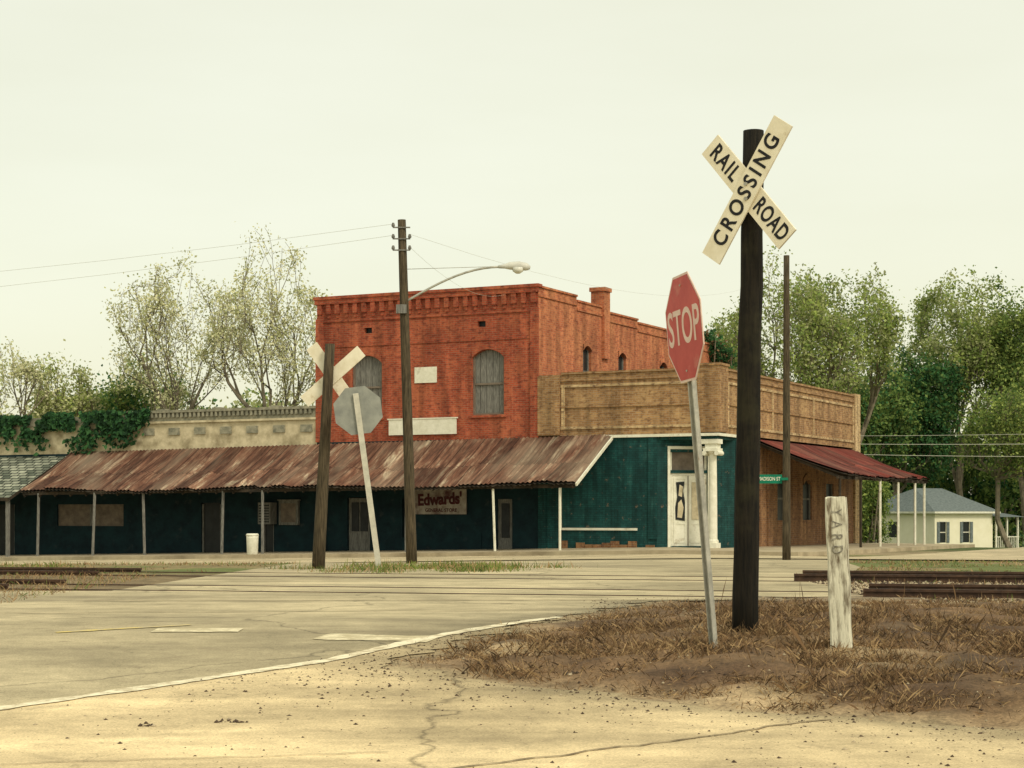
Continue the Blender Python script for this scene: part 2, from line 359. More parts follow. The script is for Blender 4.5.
def wornmat(name,c,bg,lo=.42,hi=.58):
    m,nt,b=newmat(name,.9); v=coords(nt,'Object'); n=noise(nt,v,7,7,.75); col=ramp(nt,n,[(lo,c),(hi,bg)]); nt.links.new(col,b.inputs['Base Color']); return m
M_line=wornmat('worn_white_paint',(.84,.77,.56),(.50,.42,.27),.45,.60); M_yel=wornmat('worn_yellow_paint',(.74,.58,.16),(.52,.44,.27),.4,.55)
M_bar=wornmat('faded_white_paint',(.80,.72,.50),(.50,.43,.27),.40,.56)
M_crack=noisy('crack_filler',(.16,.12,.07),(.42,.33,.2),6,bmp=0)
strip('road_edge_line',[(-5.4,8),(-2.96,10.4),(-1.27,12.6),(-.55,14.2),(.43,16.1)],.12,.014,M_line)
strip('yellow_centre_line',[(-3.65,14.4),(-2.7,15.1)],.09,.014,M_yel)
strip('stop_bar_marking',[(-1.5,14.1),(-.6,13.9)],.42,.013,M_bar)
strip('stop_bar_marking',[(-2.9,14.6),(-2.2,14.6)],.3,.014,M_bar)
def wob(a,b,n=14,s=.03):
    return [(a[0]+(b[0]-a[0])*i/n+random.gauss(0,s),a[1]+(b[1]-a[1])*i/n+random.gauss(0,s)) for i in range(n+1)]
strip('pavement_crack',wob((-.3,8.3),(1.75,10.0),24,.016),.020,.014,M_crack)
strip('pavement_crack',wob((-3.2,8.3),(-.6,8.85),20,.012),.010,.014,M_crack)
strip('pavement_crack',wob((-6,16.5),(.6,17.3),20,.05),.03,.014,M_crack)
strip('pavement_crack',wob((-4.5,19),(3,19.2),20,.04),.05,.014,M_crack)
# ------------------------------------------------------------------ tracks
def track(name,p0,p1):
    mb=MB(); p0=Vector(p0);p1=Vector(p1); d=(p1-p0); L=d.length; d.normalize(); n=Vector((-d.y,d.x))
    k=int(L/.55)
    for i in range(k):
        c=p0+d*(i*.55)
        if -5.3<c.x<4.2: continue
        z=h(c.x,c.y)-(.035 if c.x>0 else .06)+random.uniform(-.01,.012)
        R=Matrix.Translation((c.x,c.y,z))@Matrix.Rotation(math.atan2(n.y,n.x)+random.gauss(0,.02),4,'Z')
        mb.obox(R,1.2+random.uniform(-.08,.08),.105,.05,1)
    for sgn in (-.735,.735):
        st=40
        for i in range(st):
            a=p0+d*(L*i/st)+n*sgn; b=p0+d*(L*(i+1)/st)+n*sgn
            mid=(a+b)/2
            on=-5.2<mid.x<4.0
            dn=0 if mid.x>0 else -.045
            za=h(a.x,a.y);zb=h(b.x,b.y)
            for (hw,z0,z1) in (((.028,-.05,.016)),) if on else ((.010,.02+dn,.085+dn),(.034,.085+dn,.115+dn),(.06,.0+dn,.02+dn)):
                A_=[];B_=[]
                for s2 in (-hw,hw):
                    A_.append((a+n*s2,za));B_.append((b+n*s2,zb))
                q=[]
                for zz in (z0,z1):
                    q.append([(A_[0][0].x,A_[0][0].y,za+zz),(B_[0][0].x,B_[0][0].y,zb+zz),(B_[1][0].x,B_[1][0].y,zb+zz),(A_[1][0].x,A_[1][0].y,za+zz)])
                mb.poly(q[1][::-1],0)
                for e in range(4):
                    f=(e+1)%4; mb.poly([q[0][e],q[0][f],q[1][f],q[1][e]],0)
    return mb.build(name,[M_rail,M_tie])
track('railroad_track',(40,11.6),(-40,31.0))
track('railroad_track',(40,16.4),(-40,35.8))
# ------------------------------------------------------------------ wall builder
def wall(mb,O,a,nin,x0,x1,z0,z1,ops,depth=.18,m=0,mr=None):
    O=Vector(O);a=Vector(a);nin=Vector(nin); mr=m if mr is None else mr
    P=lambda x,z,d=0:O+a*x+Vector((0,0,z))+nin*d
    xs=sorted(set([x0,x1]+[o[0] for o in ops]+[o[1] for o in ops])); zs=sorted(set([z0,z1]+[o[2] for o in ops]+[o[3] for o in ops]))
    for i in range(len(xs)-1):
        for j in range(len(zs)-1):
            cx=(xs[i]+xs[i+1])/2;cz=(zs[j]+zs[j+1])/2
            if any(o[0]<cx<o[1] and o[2]<cz<o[3] for o in ops): continue
            mb.poly([P(xs[i],zs[j]),P(xs[i+1],zs[j]),P(xs[i+1],zs[j+1]),P(xs[i],zs[j+1])],m)
    for o in ops:
        xa,xb,za,zb=o[:4]; r=o[4] if len(o)>4 else 0
        mb.poly([P(xa,za),P(xb,za),P(xb,za,depth),P(xa,za,depth)],mr)
        mb.poly([P(xa,za),P(xa,za,depth),P(xa,zb-r,depth),P(xa,zb-r)],mr)
        mb.poly([P(xb,za),P(xb,zb-r),P(xb,zb-r,depth),P(xb,za,depth)],mr)
        if r==0: mb.poly([P(xa,zb),P(xa,zb,depth),P(xb,zb,depth),P(xb,zb)],mr)
        else:
            n=10; c=[(xa+(xb-xa)*k/n, zb-r+r*math.sin(math.pi*k/n)**.8) for k in range(n+1)]
            for k in range(n):
                (u,z),(u2,z2)=c[k],c[k+1]
                mb.poly([P(u,z),P(u2,z2),P(u2,zb),P(u,zb)],m); mb.poly([P(u,z),P(u,z,depth),P(u2,z2,depth),P(u2,z2)],mr)
                t=.24; e=-.035
                q=[P(u,z+.01,e),P(u2,z2+.01,e),P(u2,z2+t,e),P(u,z+t,e)]; mb.poly(q,m)
                mb.poly([P(u,z+t,e),P(u2,z2+t,e),P(u2,z2+t,0),P(u,z+t,0)],m); mb.poly([P(u,z+.01,e),P(u,z+.01,0),P(u2,z2+.01,0),P(u2,z2+.01,e)],m)
X_=Vector((1,0,0));Y_=Vector((0,1,0))
# ------------------------------------------------------------------ red brick building
RB=empty('red_brick_building',M=BM)
mb=MB()
wins=[(-7.5,-6.24,4.62,6.85,.28),(-2.57,-1.32,4.6,6.88,.28)]
gd=[(-7.7,-6.74,-.3,1.72),(-5.4,-4.95,.3,1.7),(-1.6,-1.0,-.2,1.65)]
wall(mb,(0,0,0),X_,Y_,-9,0,3.75,8.95,wins+[(-6.98,-6.66,7.66,7.86),(-2.36,-2.04,7.68,7.88)],.22)
tops=[(0,3.2,8.95),(3.2,5.9,8.78),(5.9,8.9,8.64),(8.9,12.4,8.52),(12.4,18,8.36)]
sw=[(3.75,4.5,5.4,7.25,.18),(7.0,7.75,5.4,7.25,.18),(11.2,11.95,5.4,7.2,.18)]
for (a,b,t) in tops:
    wall(mb,(0,0,0),Y_,-X_,a,b,-1,t,[w for w in sw if a<=w[0]<b],.2,1)
    mb.box(-.22,.05,a+.003,b-.003,t,t+.07,1)
    mb.box(.003,.045,a+.003,b-.003,t-.32,t-.24,1)
mb.box(-.22,-.002,0.01,18,8.0,8.34,1)
for (a,b,t) in tops[1:]:
    mb.box(-.22,-.004,a-.1,b,8.34,t-.002,1)
wall(mb,(-9,0,0),Y_,X_,0,18,-1,8.9,[],.2,1)
wall(mb,(0,18,0),-X_,-Y_,0,9,-1,8.3,[],.2,1)
mb.box(-8.98,-.24,.25,17.98,7.8,7.95,2)
mb.box(-9.08,.08,-.16,0.18,8.95,9.06,0)
mb.box(-9.04,.04,-.12,-.003,8.78,8.947,0)
n=24
for i in range(n):
    x=-8.85+i*(8.7/(n-1)); mb.box(x-.09,x+.09,-.10,-.003,8.42,8.777,0); mb.box(x-.055,x+.055,-.055,-.003,8.27,8.417,0)
mb.box(-8.75,-.25,-.045,-.003,8.12,8.2,0)
mb.box(-9.03,-8.72,-.06,-.003,3.76,8.262,0); mb.box(-.28,.03,-.06,-.003,3.76,8.262,0)
mb.box(-8.7,-.3,-.03,-.003,7.2,7.27,0)
for w in wins: mb.box(w[0]-.1,w[1]+.1,-.07,.1,w[2]-.1,w[2]-.002,0)
mb.box(-.42,.12,5.4,5.95,8.5,9.4,1); mb.box(-.47,.17,5.35,6.0,9.4,9.55,1); mb.box(.004,.13,5.42,5.93,6.9,8.499,1)
mb.build('brick_walls',[M_red,M_red2,M_roofdark],RB)
mb=MB()
for w in wins:
    x=w[0]; k=5; dw=(w[1]-w[0])/k
    for i in range(k): mb.box(x+i*dw+.008,x+(i+1)*dw-.008,.14+.01*(i%2),.19,w[2],w[3],0)
    mb.box(w[0]-.01,w[0]+.07,.08,.139,w[2],w[3]-.2,1); mb.box(w[1]-.07,w[1]+.01,.08,.139,w[2],w[3]-.2,1)
    mb.box(w[0]+.07,w[1]-.07,.09,.139,w[2]+1.05,w[2]+1.12,1); mb.box(w[0]+.07,w[1]-.07,.09,.139,w[2],w[2]+.07,1)
mb.box(-7.05,-6.6,.15,.2,7.6,7.9,2); mb.box(-2.4,-2.0,.15,.2,7.6,7.9,2)
mb.build('boarded_windows',[M_boards,M_beige,M_dark],RB)
mb=MB()
for w in sw:
    mb.box(-.2,-.16,w[0]-.02,w[1]+.02,w[2],w[3],0)
    mb.box(-.155,-.11,w[0],w[0]+.06,w[2],w[3]-.05,1); mb.box(-.155,-.11,w[1]-.06,w[1],w[2],w[3]-.05,1); mb.box(-.155,-.12,w[0]+.06,w[1]-.06,6.3,6.36,1)
mb.build('side_windows',[M_glass,M_boards],RB)
mb=MB(); mb.box(-4.87,-3.98,-.04,-.003,5.79,6.35); mb.build('white_wall_panel',[M_white],RB)
mb=MB(); mb.box(-5.9,-3.17,-.10,-.03,3.95,4.5,0); mb.box(-5.95,-3.12,-.12,-.02,4.5,4.54,0); mb.build('blank_sign_board',[M_white],RB)
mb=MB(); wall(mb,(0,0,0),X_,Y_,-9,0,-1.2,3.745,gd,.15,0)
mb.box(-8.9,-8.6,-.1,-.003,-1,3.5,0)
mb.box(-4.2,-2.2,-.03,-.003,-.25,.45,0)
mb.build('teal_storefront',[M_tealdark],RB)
mb=MB()
mb.box(-7.68,-6.76,.08,.13,-.3,1.7,0); mb.box(-7.55,-7.25,.05,.079,.5,1.55,1); mb.box(-7.18,-6.88,.05,.079,.5,1.55,1)
mb.box(-5.4,-4.95,.1,.14,.3,1.7,1); mb.box(-1.6,-1.0,.1,.14,-.2,1.65,0); mb.box(-1.45,-1.15,.07,.099,.3,1.5,1)
mb.build('storefront_doors',[M_boards,M_dark],RB)
sg=MB(); sg.box(-4.87,-2.75,-.12,-.06,1.12,2.02); sg.box(-4.9,-2.72,-.13,-.05,2.02,2.06); SB=sg.build('store_name_board',[M_signbd],RB)
def text(s,size,M,mat,parent,bold=0,sx=1,name='lettering',space=1,ext=.002):
    c=bpy.data.curves.new(name,'FONT'); c.body=s; c.size=size; c.align_x='CENTER'; c.align_y='CENTER'; c.extrude=ext; c.offset=bold; c.space_character=space
    c.materials.append(mat); o=bpy.data.objects.new(name,c); link(o,parent)
    o.matrix_local=M@Matrix.Diagonal((sx,1,1,1)); return o
RX=Matrix.Rotation(math.pi/2,4,'X')
text("Edwards'",.56,Matrix.Translation((-3.8,-.125,1.64))@RX@Matrix.Rotation(.04,4,'Z'),M_signtxt,RB,.022,.88)
text("GENERAL STORE",.17,Matrix.Translation((-3.75,-.125,1.26))@RX,M_signtxt,RB,.004,1)
# ------------------------------------------------------------------ corner building
CB=empty('corner_brick_building',M=BM)
mb=MB()
ZP=3.80
wall(mb,(0,0,0),X_,Y_,0.003,6.55,ZP,5.9,[],.1,0); wall(mb,(6.55,0,0),Y_,-X_,0,16.7,ZP,5.9,[],.1,0)
wall(mb,(6.3,0.25,0),Y_,-X_,0,16.5,4.6,5.9,[],.1,0); wall(mb,(0,.25,0),X_,Y_,0.01,6.3,4.6,5.9,[],.1,0)
wall(mb,(0,16.7,0),X_,Y_,0,6.55,-1,5.6,[],.1,3)
mb.box(0.01,6.28,.26,16.6,4.7,4.9,4)
mb.box(.9,5.85,-.06,.26,5.9,5.97,0); mb.box(6.29,6.61,.75,16.1,5.9,5.97,0)
mb.box(.02,.85,-.09,.24,ZP+.03,5.86,0); mb.box(5.87,6.64,-.09,.24,ZP+.03,6.02,0); mb.box(6.3,6.64,.241,.75,ZP+.03,6.02,0)
mb.box(5.83,6.68,-.13,.26,6.021,6.1,0); mb.box(6.27,6.68,.261,.79,6.021,6.1,0)
mb.box(6.28,6.64,16.0,16.74,-1,6.02,5)
for z0,z1,mm in ((4.02,4.1,5),(4.75,4.83,0),(5.45,5.53,5),(5.66,5.74,0)):
    mb.box(.87,5.86,-.05,-.003,z0,z1,mm); mb.box(6.553,6.60,.77,15.98,z0,z1,mm)
for x in (.9,5.72): mb.box(x,x+.12,-.045,-.003,4.101,5.449,5)
for s in (.85,5.5,10.4,15.8): mb.box(6.553,6.595,s,s+.13,4.101,5.449,5)
wall(mb,(0,0,0),X_,Y_,0.003,4.4,-1,3.70,[],.1,1)
ch=Vector((2.15,1.66,0)); CL=ch.length; chd=ch.normalized(); chn=Vector((-chd.y,chd.x,0))
wall(mb,(4.4,0,0),chd,chn,0,CL,-1,3.72,[(.45,1.75,.05,2.5),(.45,1.75,2.6,3.2)],.14,1)
wall(mb,(6.55,0,0),Y_,-X_,1.66,16.7,-1,3.72,[(3.3,4.3,.2,2.3),(6.2,7.3,.9,2.4,.2),(9.2,10.3,.9,2.4,.2),(12.2,13.2,0,2.3)],.16,3)
mb.box(6.553,6.58,1.66,2.1,-1,3.7,1)
mb.box(6.56,6.62,5.0,5.5,-1,3.4,3)
for i in range(12):
    x=.5+i*.32
    if random.random()<.75: mb.box(x,x+.3,-.07,-.003,-1,.10+random.choice([0,.06,.12]),3)
mb.box(4.1,4.42,-.05,-.003,.29,3.7,1); mb.box(.02,.3,-.05,-.003,-1,3.7,1)
mb.box(4.42,6.5,.05,1.9,3.6,3.72,1)
mb.build('brick_walls',[M_tan,M_teal,M_red,M_brown,M_roofdark,M_tanpale],CB)
mb=MB()
mb.box(2.6,6.62,-.09,-.004,3.705,3.797,0); mb.box(6.554,6.62,0,4.0,3.705,3.797,0)
mb.box(.83,3.7,-.05,-.008,.58,.66,0); mb.box(.83,.9,-.05,-.008,.661,2.1,0)
mb.box(5.8,6.55,.0,.45,3.45,3.6,0)
mb.build('white_trim',[M_white],CB)
mb=MB(); cx,cy=6.28,.25
mb.box(cx-.2,cx+.2,cy-.2,cy+.2,-.1,.18); mb.tube([(cx,cy,.18),(cx,cy,.26),(cx,cy,.3),(cx,cy,1.5),(cx,cy,3.1),(cx,cy,3.13),(cx,cy,3.2)],[.19,.19,.15,.145,.125,.17,.18],16)
mb.box(cx-.25,cx+.25,cy-.25,cy+.25,3.2,3.3); mb.box(cx-.2,cx+.2,cy-.2,cy+.2,3.3,3.45)
for s in (-1,1):
    mb.tube([(cx+s*.22,cy-.26,3.14),(cx+s*.22,cy+.26,3.14)],.08,10)
mb.build('corner_column',[M_white],CB)
Mch=Matrix.Translation((4.4,0,0))@Matrix.Rotation(math.atan2(chd.y,chd.x),4,'Z')
mb=MB()
mb.box(.45,.53,.06,.12,.05,2.5,0);mb.box(1.67,1.75,.06,.12,.05,2.5,0);mb.box(.53,1.67,.06,.12,2.42,2.5,0)
mb.box(.54,1.66,.085,.11,.06,2.415,0)
mb.box(1.085,1.115,.07,.084,.06,2.41,1)
for xa,xb in ((.60,1.04),(1.16,1.60)):
    mb.box(xa,xb,.07,.084,.16,.22,0); mb.box(xa,xb,.07,.084,.78,.86,0); mb.box(xa,xb,.07,.084,2.3,2.36,0)
    mb.box(xa,xa+.05,.071,.083,.221,2.299,0); mb.box(xb-.05,xb,.071,.083,.221,2.299,0)
# torn paper poster over dark glass
mb.prism([(.66,.95),(.98,.90),(.99,1.5),(.93,1.9),(.97,2.22),(.68,2.2),(.72,1.7),(.65,1.35)],.062,.069,2)
mb.prism([(.72,1.02),(.88,1.0),(.94,1.35),(.86,1.62),(.75,1.5)],.056,.061,3)
mb.prism([(.76,1.75),(.88,1.7),(.92,2.05),(.8,2.12)],.056,.061,3)
mb.prism([(1.22,.95),(1.54,.95),(1.54,2.2),(1.22,2.2)],.062,.069,3)
mb.box(.5,1.7,.12,.135,2.6,3.2,1)
for x in (.45,1.67): mb.box(x,x+.08,.06,.119,2.6,3.2,0)
mb.box(.36,.445,-.06,-.003,0,3.3,0); mb.box(1.755,1.84,-.06,-.003,0,3.3,0); mb.box(.36,1.84,-.06,-.003,3.3,3.4,0)
o=mb.build('double_door',[M_white,M_beige,M_dark,M_cream],CB); o.matrix_local=Mch
mb=MB()
for (a,b,z0,z1) in ((3.3,4.3,.2,2.3),(6.2,7.3,.9,2.4),(9.2,10.3,.9,2.4),(12.2,13.2,0,2.3)):
    mb.box(6.4,6.44,a-.03,b+.03,z0,z1,0)
    mb.box(6.445,6.5,a,a+.08,z0,z1-.01,1); mb.box(6.445,6.5,b-.08,b,z0,z1-.01,1); mb.box(6.445,6.49,a+.08,b-.08,(z0+z1)/2,(z0+z1)/2+.07,1)
mb.build('side_windows',[M_dark,M_boards],CB)
# ------------------------------------------------------------------ left stores
LB=empty('vine_covered_store',M=BM)
mb=MB()
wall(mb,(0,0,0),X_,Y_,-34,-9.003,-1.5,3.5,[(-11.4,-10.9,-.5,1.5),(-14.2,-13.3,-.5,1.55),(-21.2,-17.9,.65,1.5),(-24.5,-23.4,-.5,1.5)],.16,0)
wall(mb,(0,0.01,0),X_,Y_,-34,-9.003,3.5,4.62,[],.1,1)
wall(mb,(-34,0,0),Y_,X_,0,15,-1.5,4.6,[],.1,1); mb.box(-33.9,-9.02,.3,15,4.0,4.2,2)
mb.box(-17.6,-9.02,-.02,.3,4.62,5.0,3)
mb.box(-17.65,-9.02,-.12,.32,5.0,5.1,3); mb.box(-17.62,-9.02,-.08,-.021,4.6,4.68,1)
for i in range(42): 
    x=-17.5+i*.2; mb.box(x,x+.1,-.1,-.021,4.82,4.997,3)
for i in range(3): mb.box(-16.3+i*2.6,-15.9+i*2.6,.0,.3,5.1,5.16,3)
for i in range(7):
    x=-16.9+i*1.2; mb.box(x,x+.5,-.05,.006,4.15,4.42,3)
mb.box(-34,-17.66,-.03,.3,4.62,4.95,3)
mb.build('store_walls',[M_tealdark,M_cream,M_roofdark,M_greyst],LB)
mb=MB()
mb.box(-21.2,-17.9,.08,.12,.65,1.5,0); mb.box(-19.6,-19.5,.05,.079,.65,1.5,2)
for a,b in ((-11.4,-10.9),(-14.2,-13.3),(-24.5,-23.4)): mb.box(a,b,.1,.14,-.5,1.55,1); mb.box(a,a+.07,.06,.099,-.5,1.5,2); mb.box(b-.07,b,.06,.099,-.5,1.5,2)
mb.build('storefront_openings',[M_beige,M_dark,M_boards],LB)
mb=MB()
mb.box(-11.3,-10.75,-.45,-.02,.75,1.55,0)
for i in range(7): mb.box(-11.25,-10.8,-.47,-.451,.82+i*.1,.86+i*.1,1)
mb.build('air_conditioner',[M_boards,M_dark],LB)
mb=MB(); mb.box(-10.6,-9.75,-.12,-.01,.72,1.62,0); mb.box(-10.65,-9.7,-.14,-.009,1.621,1.66,0); mb.box(-10.5,-9.85,-.125,-.121,.82,1.52,1); mb.build('notice_board',[M_boards,M_beige],LB)
def leaves(name,C,size,mats,mi,parent=None,flat=None):
    C=np.asarray(C);n=len(C)
    a=np.random.randn(n,3); 
    if flat is not None: a=a*.5+np.array(flat)
    a/=np.linalg.norm(a,axis=1)[:,None]; b=np.cross(a,np.random.randn(n,3)); b/=np.linalg.norm(b,axis=1)[:,None]+1e-9; c=np.cross(a,b)
    s=size*(.6+.8*np.random.rand(n,1))
    V=np.stack([C-b*s-c*s*.4,C+b*s*.1-c*s*.7,C+b*s+c*s*.2,C-b*s*.1+c*s*.7],1).reshape(-1,3)
    F=np.arange(4*n).reshape(n,4); return npmesh(name,V,F,mats,mi,parent)
def ivy(n,x0,x1):
    P=[]
    while len(P)<n:
        x=random.uniform(x0,x1); k=vn(np.array([x]),np.array([3.0]),.9,21)[0]; k3=vn(np.array([x]),np.array([9.0]),2.3,23)[0]
        z=4.95+.25*k3-abs(random.gauss(0,.38))*(.5+3.0*k*k)
        dens=vn(np.array([x]),np.array([z]),2.6,77)[0]
        fade=1 if x<-18 else max(0,1-(x+18)/1.8)
        if z<3.45 or random.random()>fade or dens<.36: continue
        P.append((x,-.1-random.random()*.22,z))
    return np.array(P)
P=ivy(6500,-34,-16.4)
leaves('ivy',P,.10,L_dark,np.random.randint(0,3,len(P)),LB,(0,-1,.4))
# ------------------------------------------------------------------ awnings
def awning(name,x0,x1,r0,r1,e0,e1,y0,y1,mat,rib=.17,amp=.022,drop=True,seed=1):
    n=int((x1-x0)/rib*4); m=8
    V=[];
    for i in range(n+1):
        x=x0+(x1-x0)*i/n; f=i/n; ph=(x-x0)/rib*2*math.pi
        pan=int((x-x0)/.68); random.seed(pan*7+seed); dj=random.uniform(-.05,.05); ej=random.uniform(-.18,.10)
        for j in range(m+1):
            g=j/m; y=y0+(y1+ej-y0)*g; sag=-.07*math.sin(math.pi*g)*(1+.6*math.sin(x*.9))
            z=(r0+(r1-r0)*f)*(1-g)+(e0+(e1-e0)*f)*g+sag+amp*math.sin(ph)+dj*g+.05*math.sin(x*.55)*g
            V.append((x,y,z))
    V=np.array(V); idx=np.arange((n+1)*(m+1)).reshape(n+1,m+1)
    F=np.stack([idx[:-1,:-1],idx[:-1,1:],idx[1:,1:],idx[1:,:-1]],-1).reshape(-1,4)
    return V,F,n,m
def awn_obj(name,V,F,mat,parent,swap=False):
    V=V.copy(); uv=V[:,[0,1]].copy()
    if swap: V=np.stack([6.55-V[:,1],V[:,0],V[:,2]],-1)
    o=npmesh(name,V,F,[mat],parent=parent)
    me=o.data; l=me.uv_layers.new(name='UVMap'); vi=np.empty(len(me.loops),dtype=np.int32); me.loops.foreach_get('vertex_index',vi)
    l.data.foreach_set('uv',uv[vi].astype(np.float32).ravel()); return o
AW=empty('tin_awning',M=BM)
V,F,_,_=awning('a',-20.5,2.77,3.55,3.82,2.02,2.17,-.02,-3.0,M_rust)
awn_obj('tin_roof',V,F,M_rust,AW)
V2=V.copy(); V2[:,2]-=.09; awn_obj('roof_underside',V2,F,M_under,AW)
mb=MB(); random.seed(77)
def ez(x): return 2.02+(2.17-2.02)*(x+20.5)/23.27
for x,wd in ((-19.7,1),(-17.05,1),(-14.64,1),(-11.2,1),(-9.45,1),(-6.9,0),(-3.6,0),(-.21,2),(2.16,2)):
    X,Y=b2w(x,-2.85); z0=h(X,Y)+.1
    l=random.uniform(-.11,.11)
    mb.tube([(x,-2.85,z0),(x+l,-2.85,ez(x)-.12)],.055 if wd<2 else .045,6,0 if wd<2 else 1)
for k in range(6):
    x0=-20.4+k*3.85;x1=x0+3.85
    mb.obox(Matrix.Translation(((x0+x1)/2,-2.85,(ez(x0)+ez(x1))/2-.12))@Matrix.Rotation(-.0064,4,'Y'),1.92,.04,.06,2)
for k in range(32):
    x=-20.3+k*.74; t=math.atan2(1.6,3.0)
    mb.obox(Matrix.Translation((x,-1.5,(3.7+2.09)/2-.24+(x+9)*.009))@Matrix.Rotation(t,4,'X'),.03,1.6,.045,2)
mb.obox(Matrix.Translation((2.8,-1.5,2.90))@Matrix.Rotation(math.atan2(1.65,3.0),4,'X'),.025,1.7,.05,1)
mb.build('posts_and_rafters',[M_boards,M_white,M_under],AW)
AW2=empty('side_awning',M=BM)
V,F,_,_=awning('b',4.0,16.4,3.72,3.72,2.55,2.5,-.01,3.0,M_rust2,seed=5)
awn_obj('tin_roof',np.stack([V[:,0],-V[:,1],V[:,2]],-1),F,M_rust2,AW2,True)
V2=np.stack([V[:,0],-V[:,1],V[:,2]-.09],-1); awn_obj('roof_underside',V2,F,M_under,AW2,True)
mb=MB()
for s in (4.3,6.9,9.5,12.1,14.7,16.2):
    X,Y=b2w(9.4,s); mb.tube([(9.4,s,h(X,Y)+.05),(9.4,s,2.42)],.05,6,1 if s>8 else 0)
mb.box(9.36,9.44,4,16.4,2.34,2.44,0)
for k in range(16):
    s=4.1+k*.8; mb.obox(Matrix.Translation((8.05,s,2.96))@Matrix.Rotation(math.atan2(1.2,3.0),4,'Y'),1.6,.03,.045,0)
mb.build('posts_and_rafters',[M_under,M_white],AW2)
AW3=empty('shingled_awning',M=BM)
mb=MB(); 
n=20
for i in range(n):
    xa=-34+(13.3*i/n); xb=-34+13.3*(i+1)/n
    mb.poly([(xa,-3.3,1.75),(xb,-3.3,1.75),(xb,-.02,3.42),(xa,-.02,3.42)],0)
    mb.poly([(xa,-3.3,1.62),(xb,-3.3,1.62),(xb,-3.3,1.748),(xa,-3.3,1.748)],1)
mb.poly([(-34,-3.3,1.62),(-34,-.02,3.3),(-20.7,-.02,3.3),(-20.7,-3.3,1.62)],1)
mb.poly([(-20.7,-3.3,1.62),(-20.7,-3.3,1.75),(-20.7,-.02,3.42),(-20.7,-.02,3.3)],1)
for x in (-20.9,-24,-27.5,-31): 
    X,Y=b2w(x,-3.1); mb.box(x-.06,x+.06,-3.2,-3.08,h(X,Y)+.05,1.65,2)
mb.build('shingle_roof',[M_shingle,M_under,M_boards],AW3)
X,Y=b2w(-9.15,-3.9); z=h(X,Y)+.12
TC=empty('trash_can',(float(X),float(Y),z)); mb=MB()
mb.tube([(0,0,0),(0,0,.03),(0,0,.58),(0,0,.66),(0,0,.66)],[.17,.19,.21,.215,.2],16,0); mb.tube([(0,0,.66),(0,0,.70),(0,0,.74)],[.225,.225,.19],16,0)
mb.build('bin_body',[M_white],TC,True)
# ------------------------------------------------------------------ near crossbuck
def blade(mb,L,w,phi,y0,y1,m=0):
    c,s=math.cos(phi),math.sin(phi); pts=[]
    for (a,b) in ((-L/2,-w/2),(L/2,-w/2),(L/2,w/2),(-L/2,w/2)): pts.append((a*c-b*s,a*s+b*c))
    mb.prism(pts,y0,y1,m)
px,py=1.745,13.5
zb=h(px,py)
CS=empty('railroad_crossing_sign',(px,py,zb-.1))
topz=1.2+381*13.5/1800-zb+.1; dx=(752-743)*13.5/1800
mb=MB(); k=10
mb.tube([(dx*i/k+random.gauss(0,.002),0,topz*i/k) for i in range(k+1)],[.100-.022*i/k for i in range(k+1)],16,0,True,.04)
mb.build('wood_post',[M_pole],CS,True)
zc=1.2+(512-191.5)*13.4/1800-zb+.1
SG=bpy.data.objects.new('crossbuck',None); link(SG,CS); SG.location=(dx*.85+.035,-.02,zc); SG.rotation_euler=(0,0,math.radians(-41))
mb=MB(); pA=math.radians(56); pB=math.radians(-49)
blade(mb,1.145,.185,pA,-.150,-.135,0)
blade(mb,1.04,.195,pB,-.130,-.112,0)
mb.tube([(0,-.165,.05),(0,-.09,.05)],.014,8,1); mb.tube([(0,-.165,-.06),(0,-.09,-.06)],.014,8,1); mb.box(-.025,.025,-.11,-.07,-.12,.12,1)
mb.build('crossbuck_blades',[M_signwhite,M_galv],SG)
def sgtext(s,size,along,phi,y,sx=.9,parent=SG,mat=M_black,bold=.006,space=1.12):
    M=Matrix.Translation((along*math.cos(phi),y,along*math.sin(phi)))@RX@Matrix.Rotation(phi,4,'Z')
    text(s,size,M,mat,parent,bold,sx,'lettering',space,.001)
sgtext('CROSSING',.178,0.0,pA,-.1515,.84,bold=.004,space=1.36)
sgtext('RAIL',.17,-.31,pB,-.1315,.80,bold=.004,space=1.20); sgtext('ROAD',.17,.31,pB,-.1315,.73,bold=.004,space=1.12)
# ------------------------------------------------------------------ near stop sign
sx0,sy0=(714-512)*12.6/1800+.02,12.6; z0=h(sx0,sy0)-.1
lean=math.radians(-4.7)
ST=empty('stop_sign',M=Matrix.Translation((sx0,sy0,z0))@Matrix.Rotation(lean,4,'Y')@Matrix.Rotation(math.radians(-76.5),4,'Z'))
mb=MB(); Ht=2.68
mb.box(-.035,.035,.0,.006,0,Ht-.05); mb.box(-.035,-.029,-.03,-.001,0,Ht-.05); mb.box(.029,.035,-.03,-.001,0,Ht-.05); mb.box(-.05,-.036,-.03,-.025,0,Ht-.05); mb.box(.036,.05,-.03,-.025,0,Ht-.05)
for i in range(40): mb.tube([(0,-.004,.3+i*.055),(0,-.0005,.3+i*.055)],.006,6,1)
mb.build('steel_post',[M_galv,M_dark],ST)
def octo(r,rot=math.pi/8): return [(r*math.cos(rot+i*math.pi/4),r*math.sin(rot+i*math.pi/4)) for i in range(8)]
cz=Ht-.335
R=.375/math.cos(math.pi/8)
mb=MB()
mb.prism([(x,z+cz) for x,z in octo(R)],-.040,-.034,1)
mb.prism([(x,z+cz) for x,z in octo(R*.955)],-.0425,-.0405,0)
mb.build('sign_face',[M_signred,M_stopwhite],ST)
text('STOP',.35,Matrix.Translation((0,-.0435,cz))@RX,M_stopwhite,ST,.004,.80,ext=.0008)
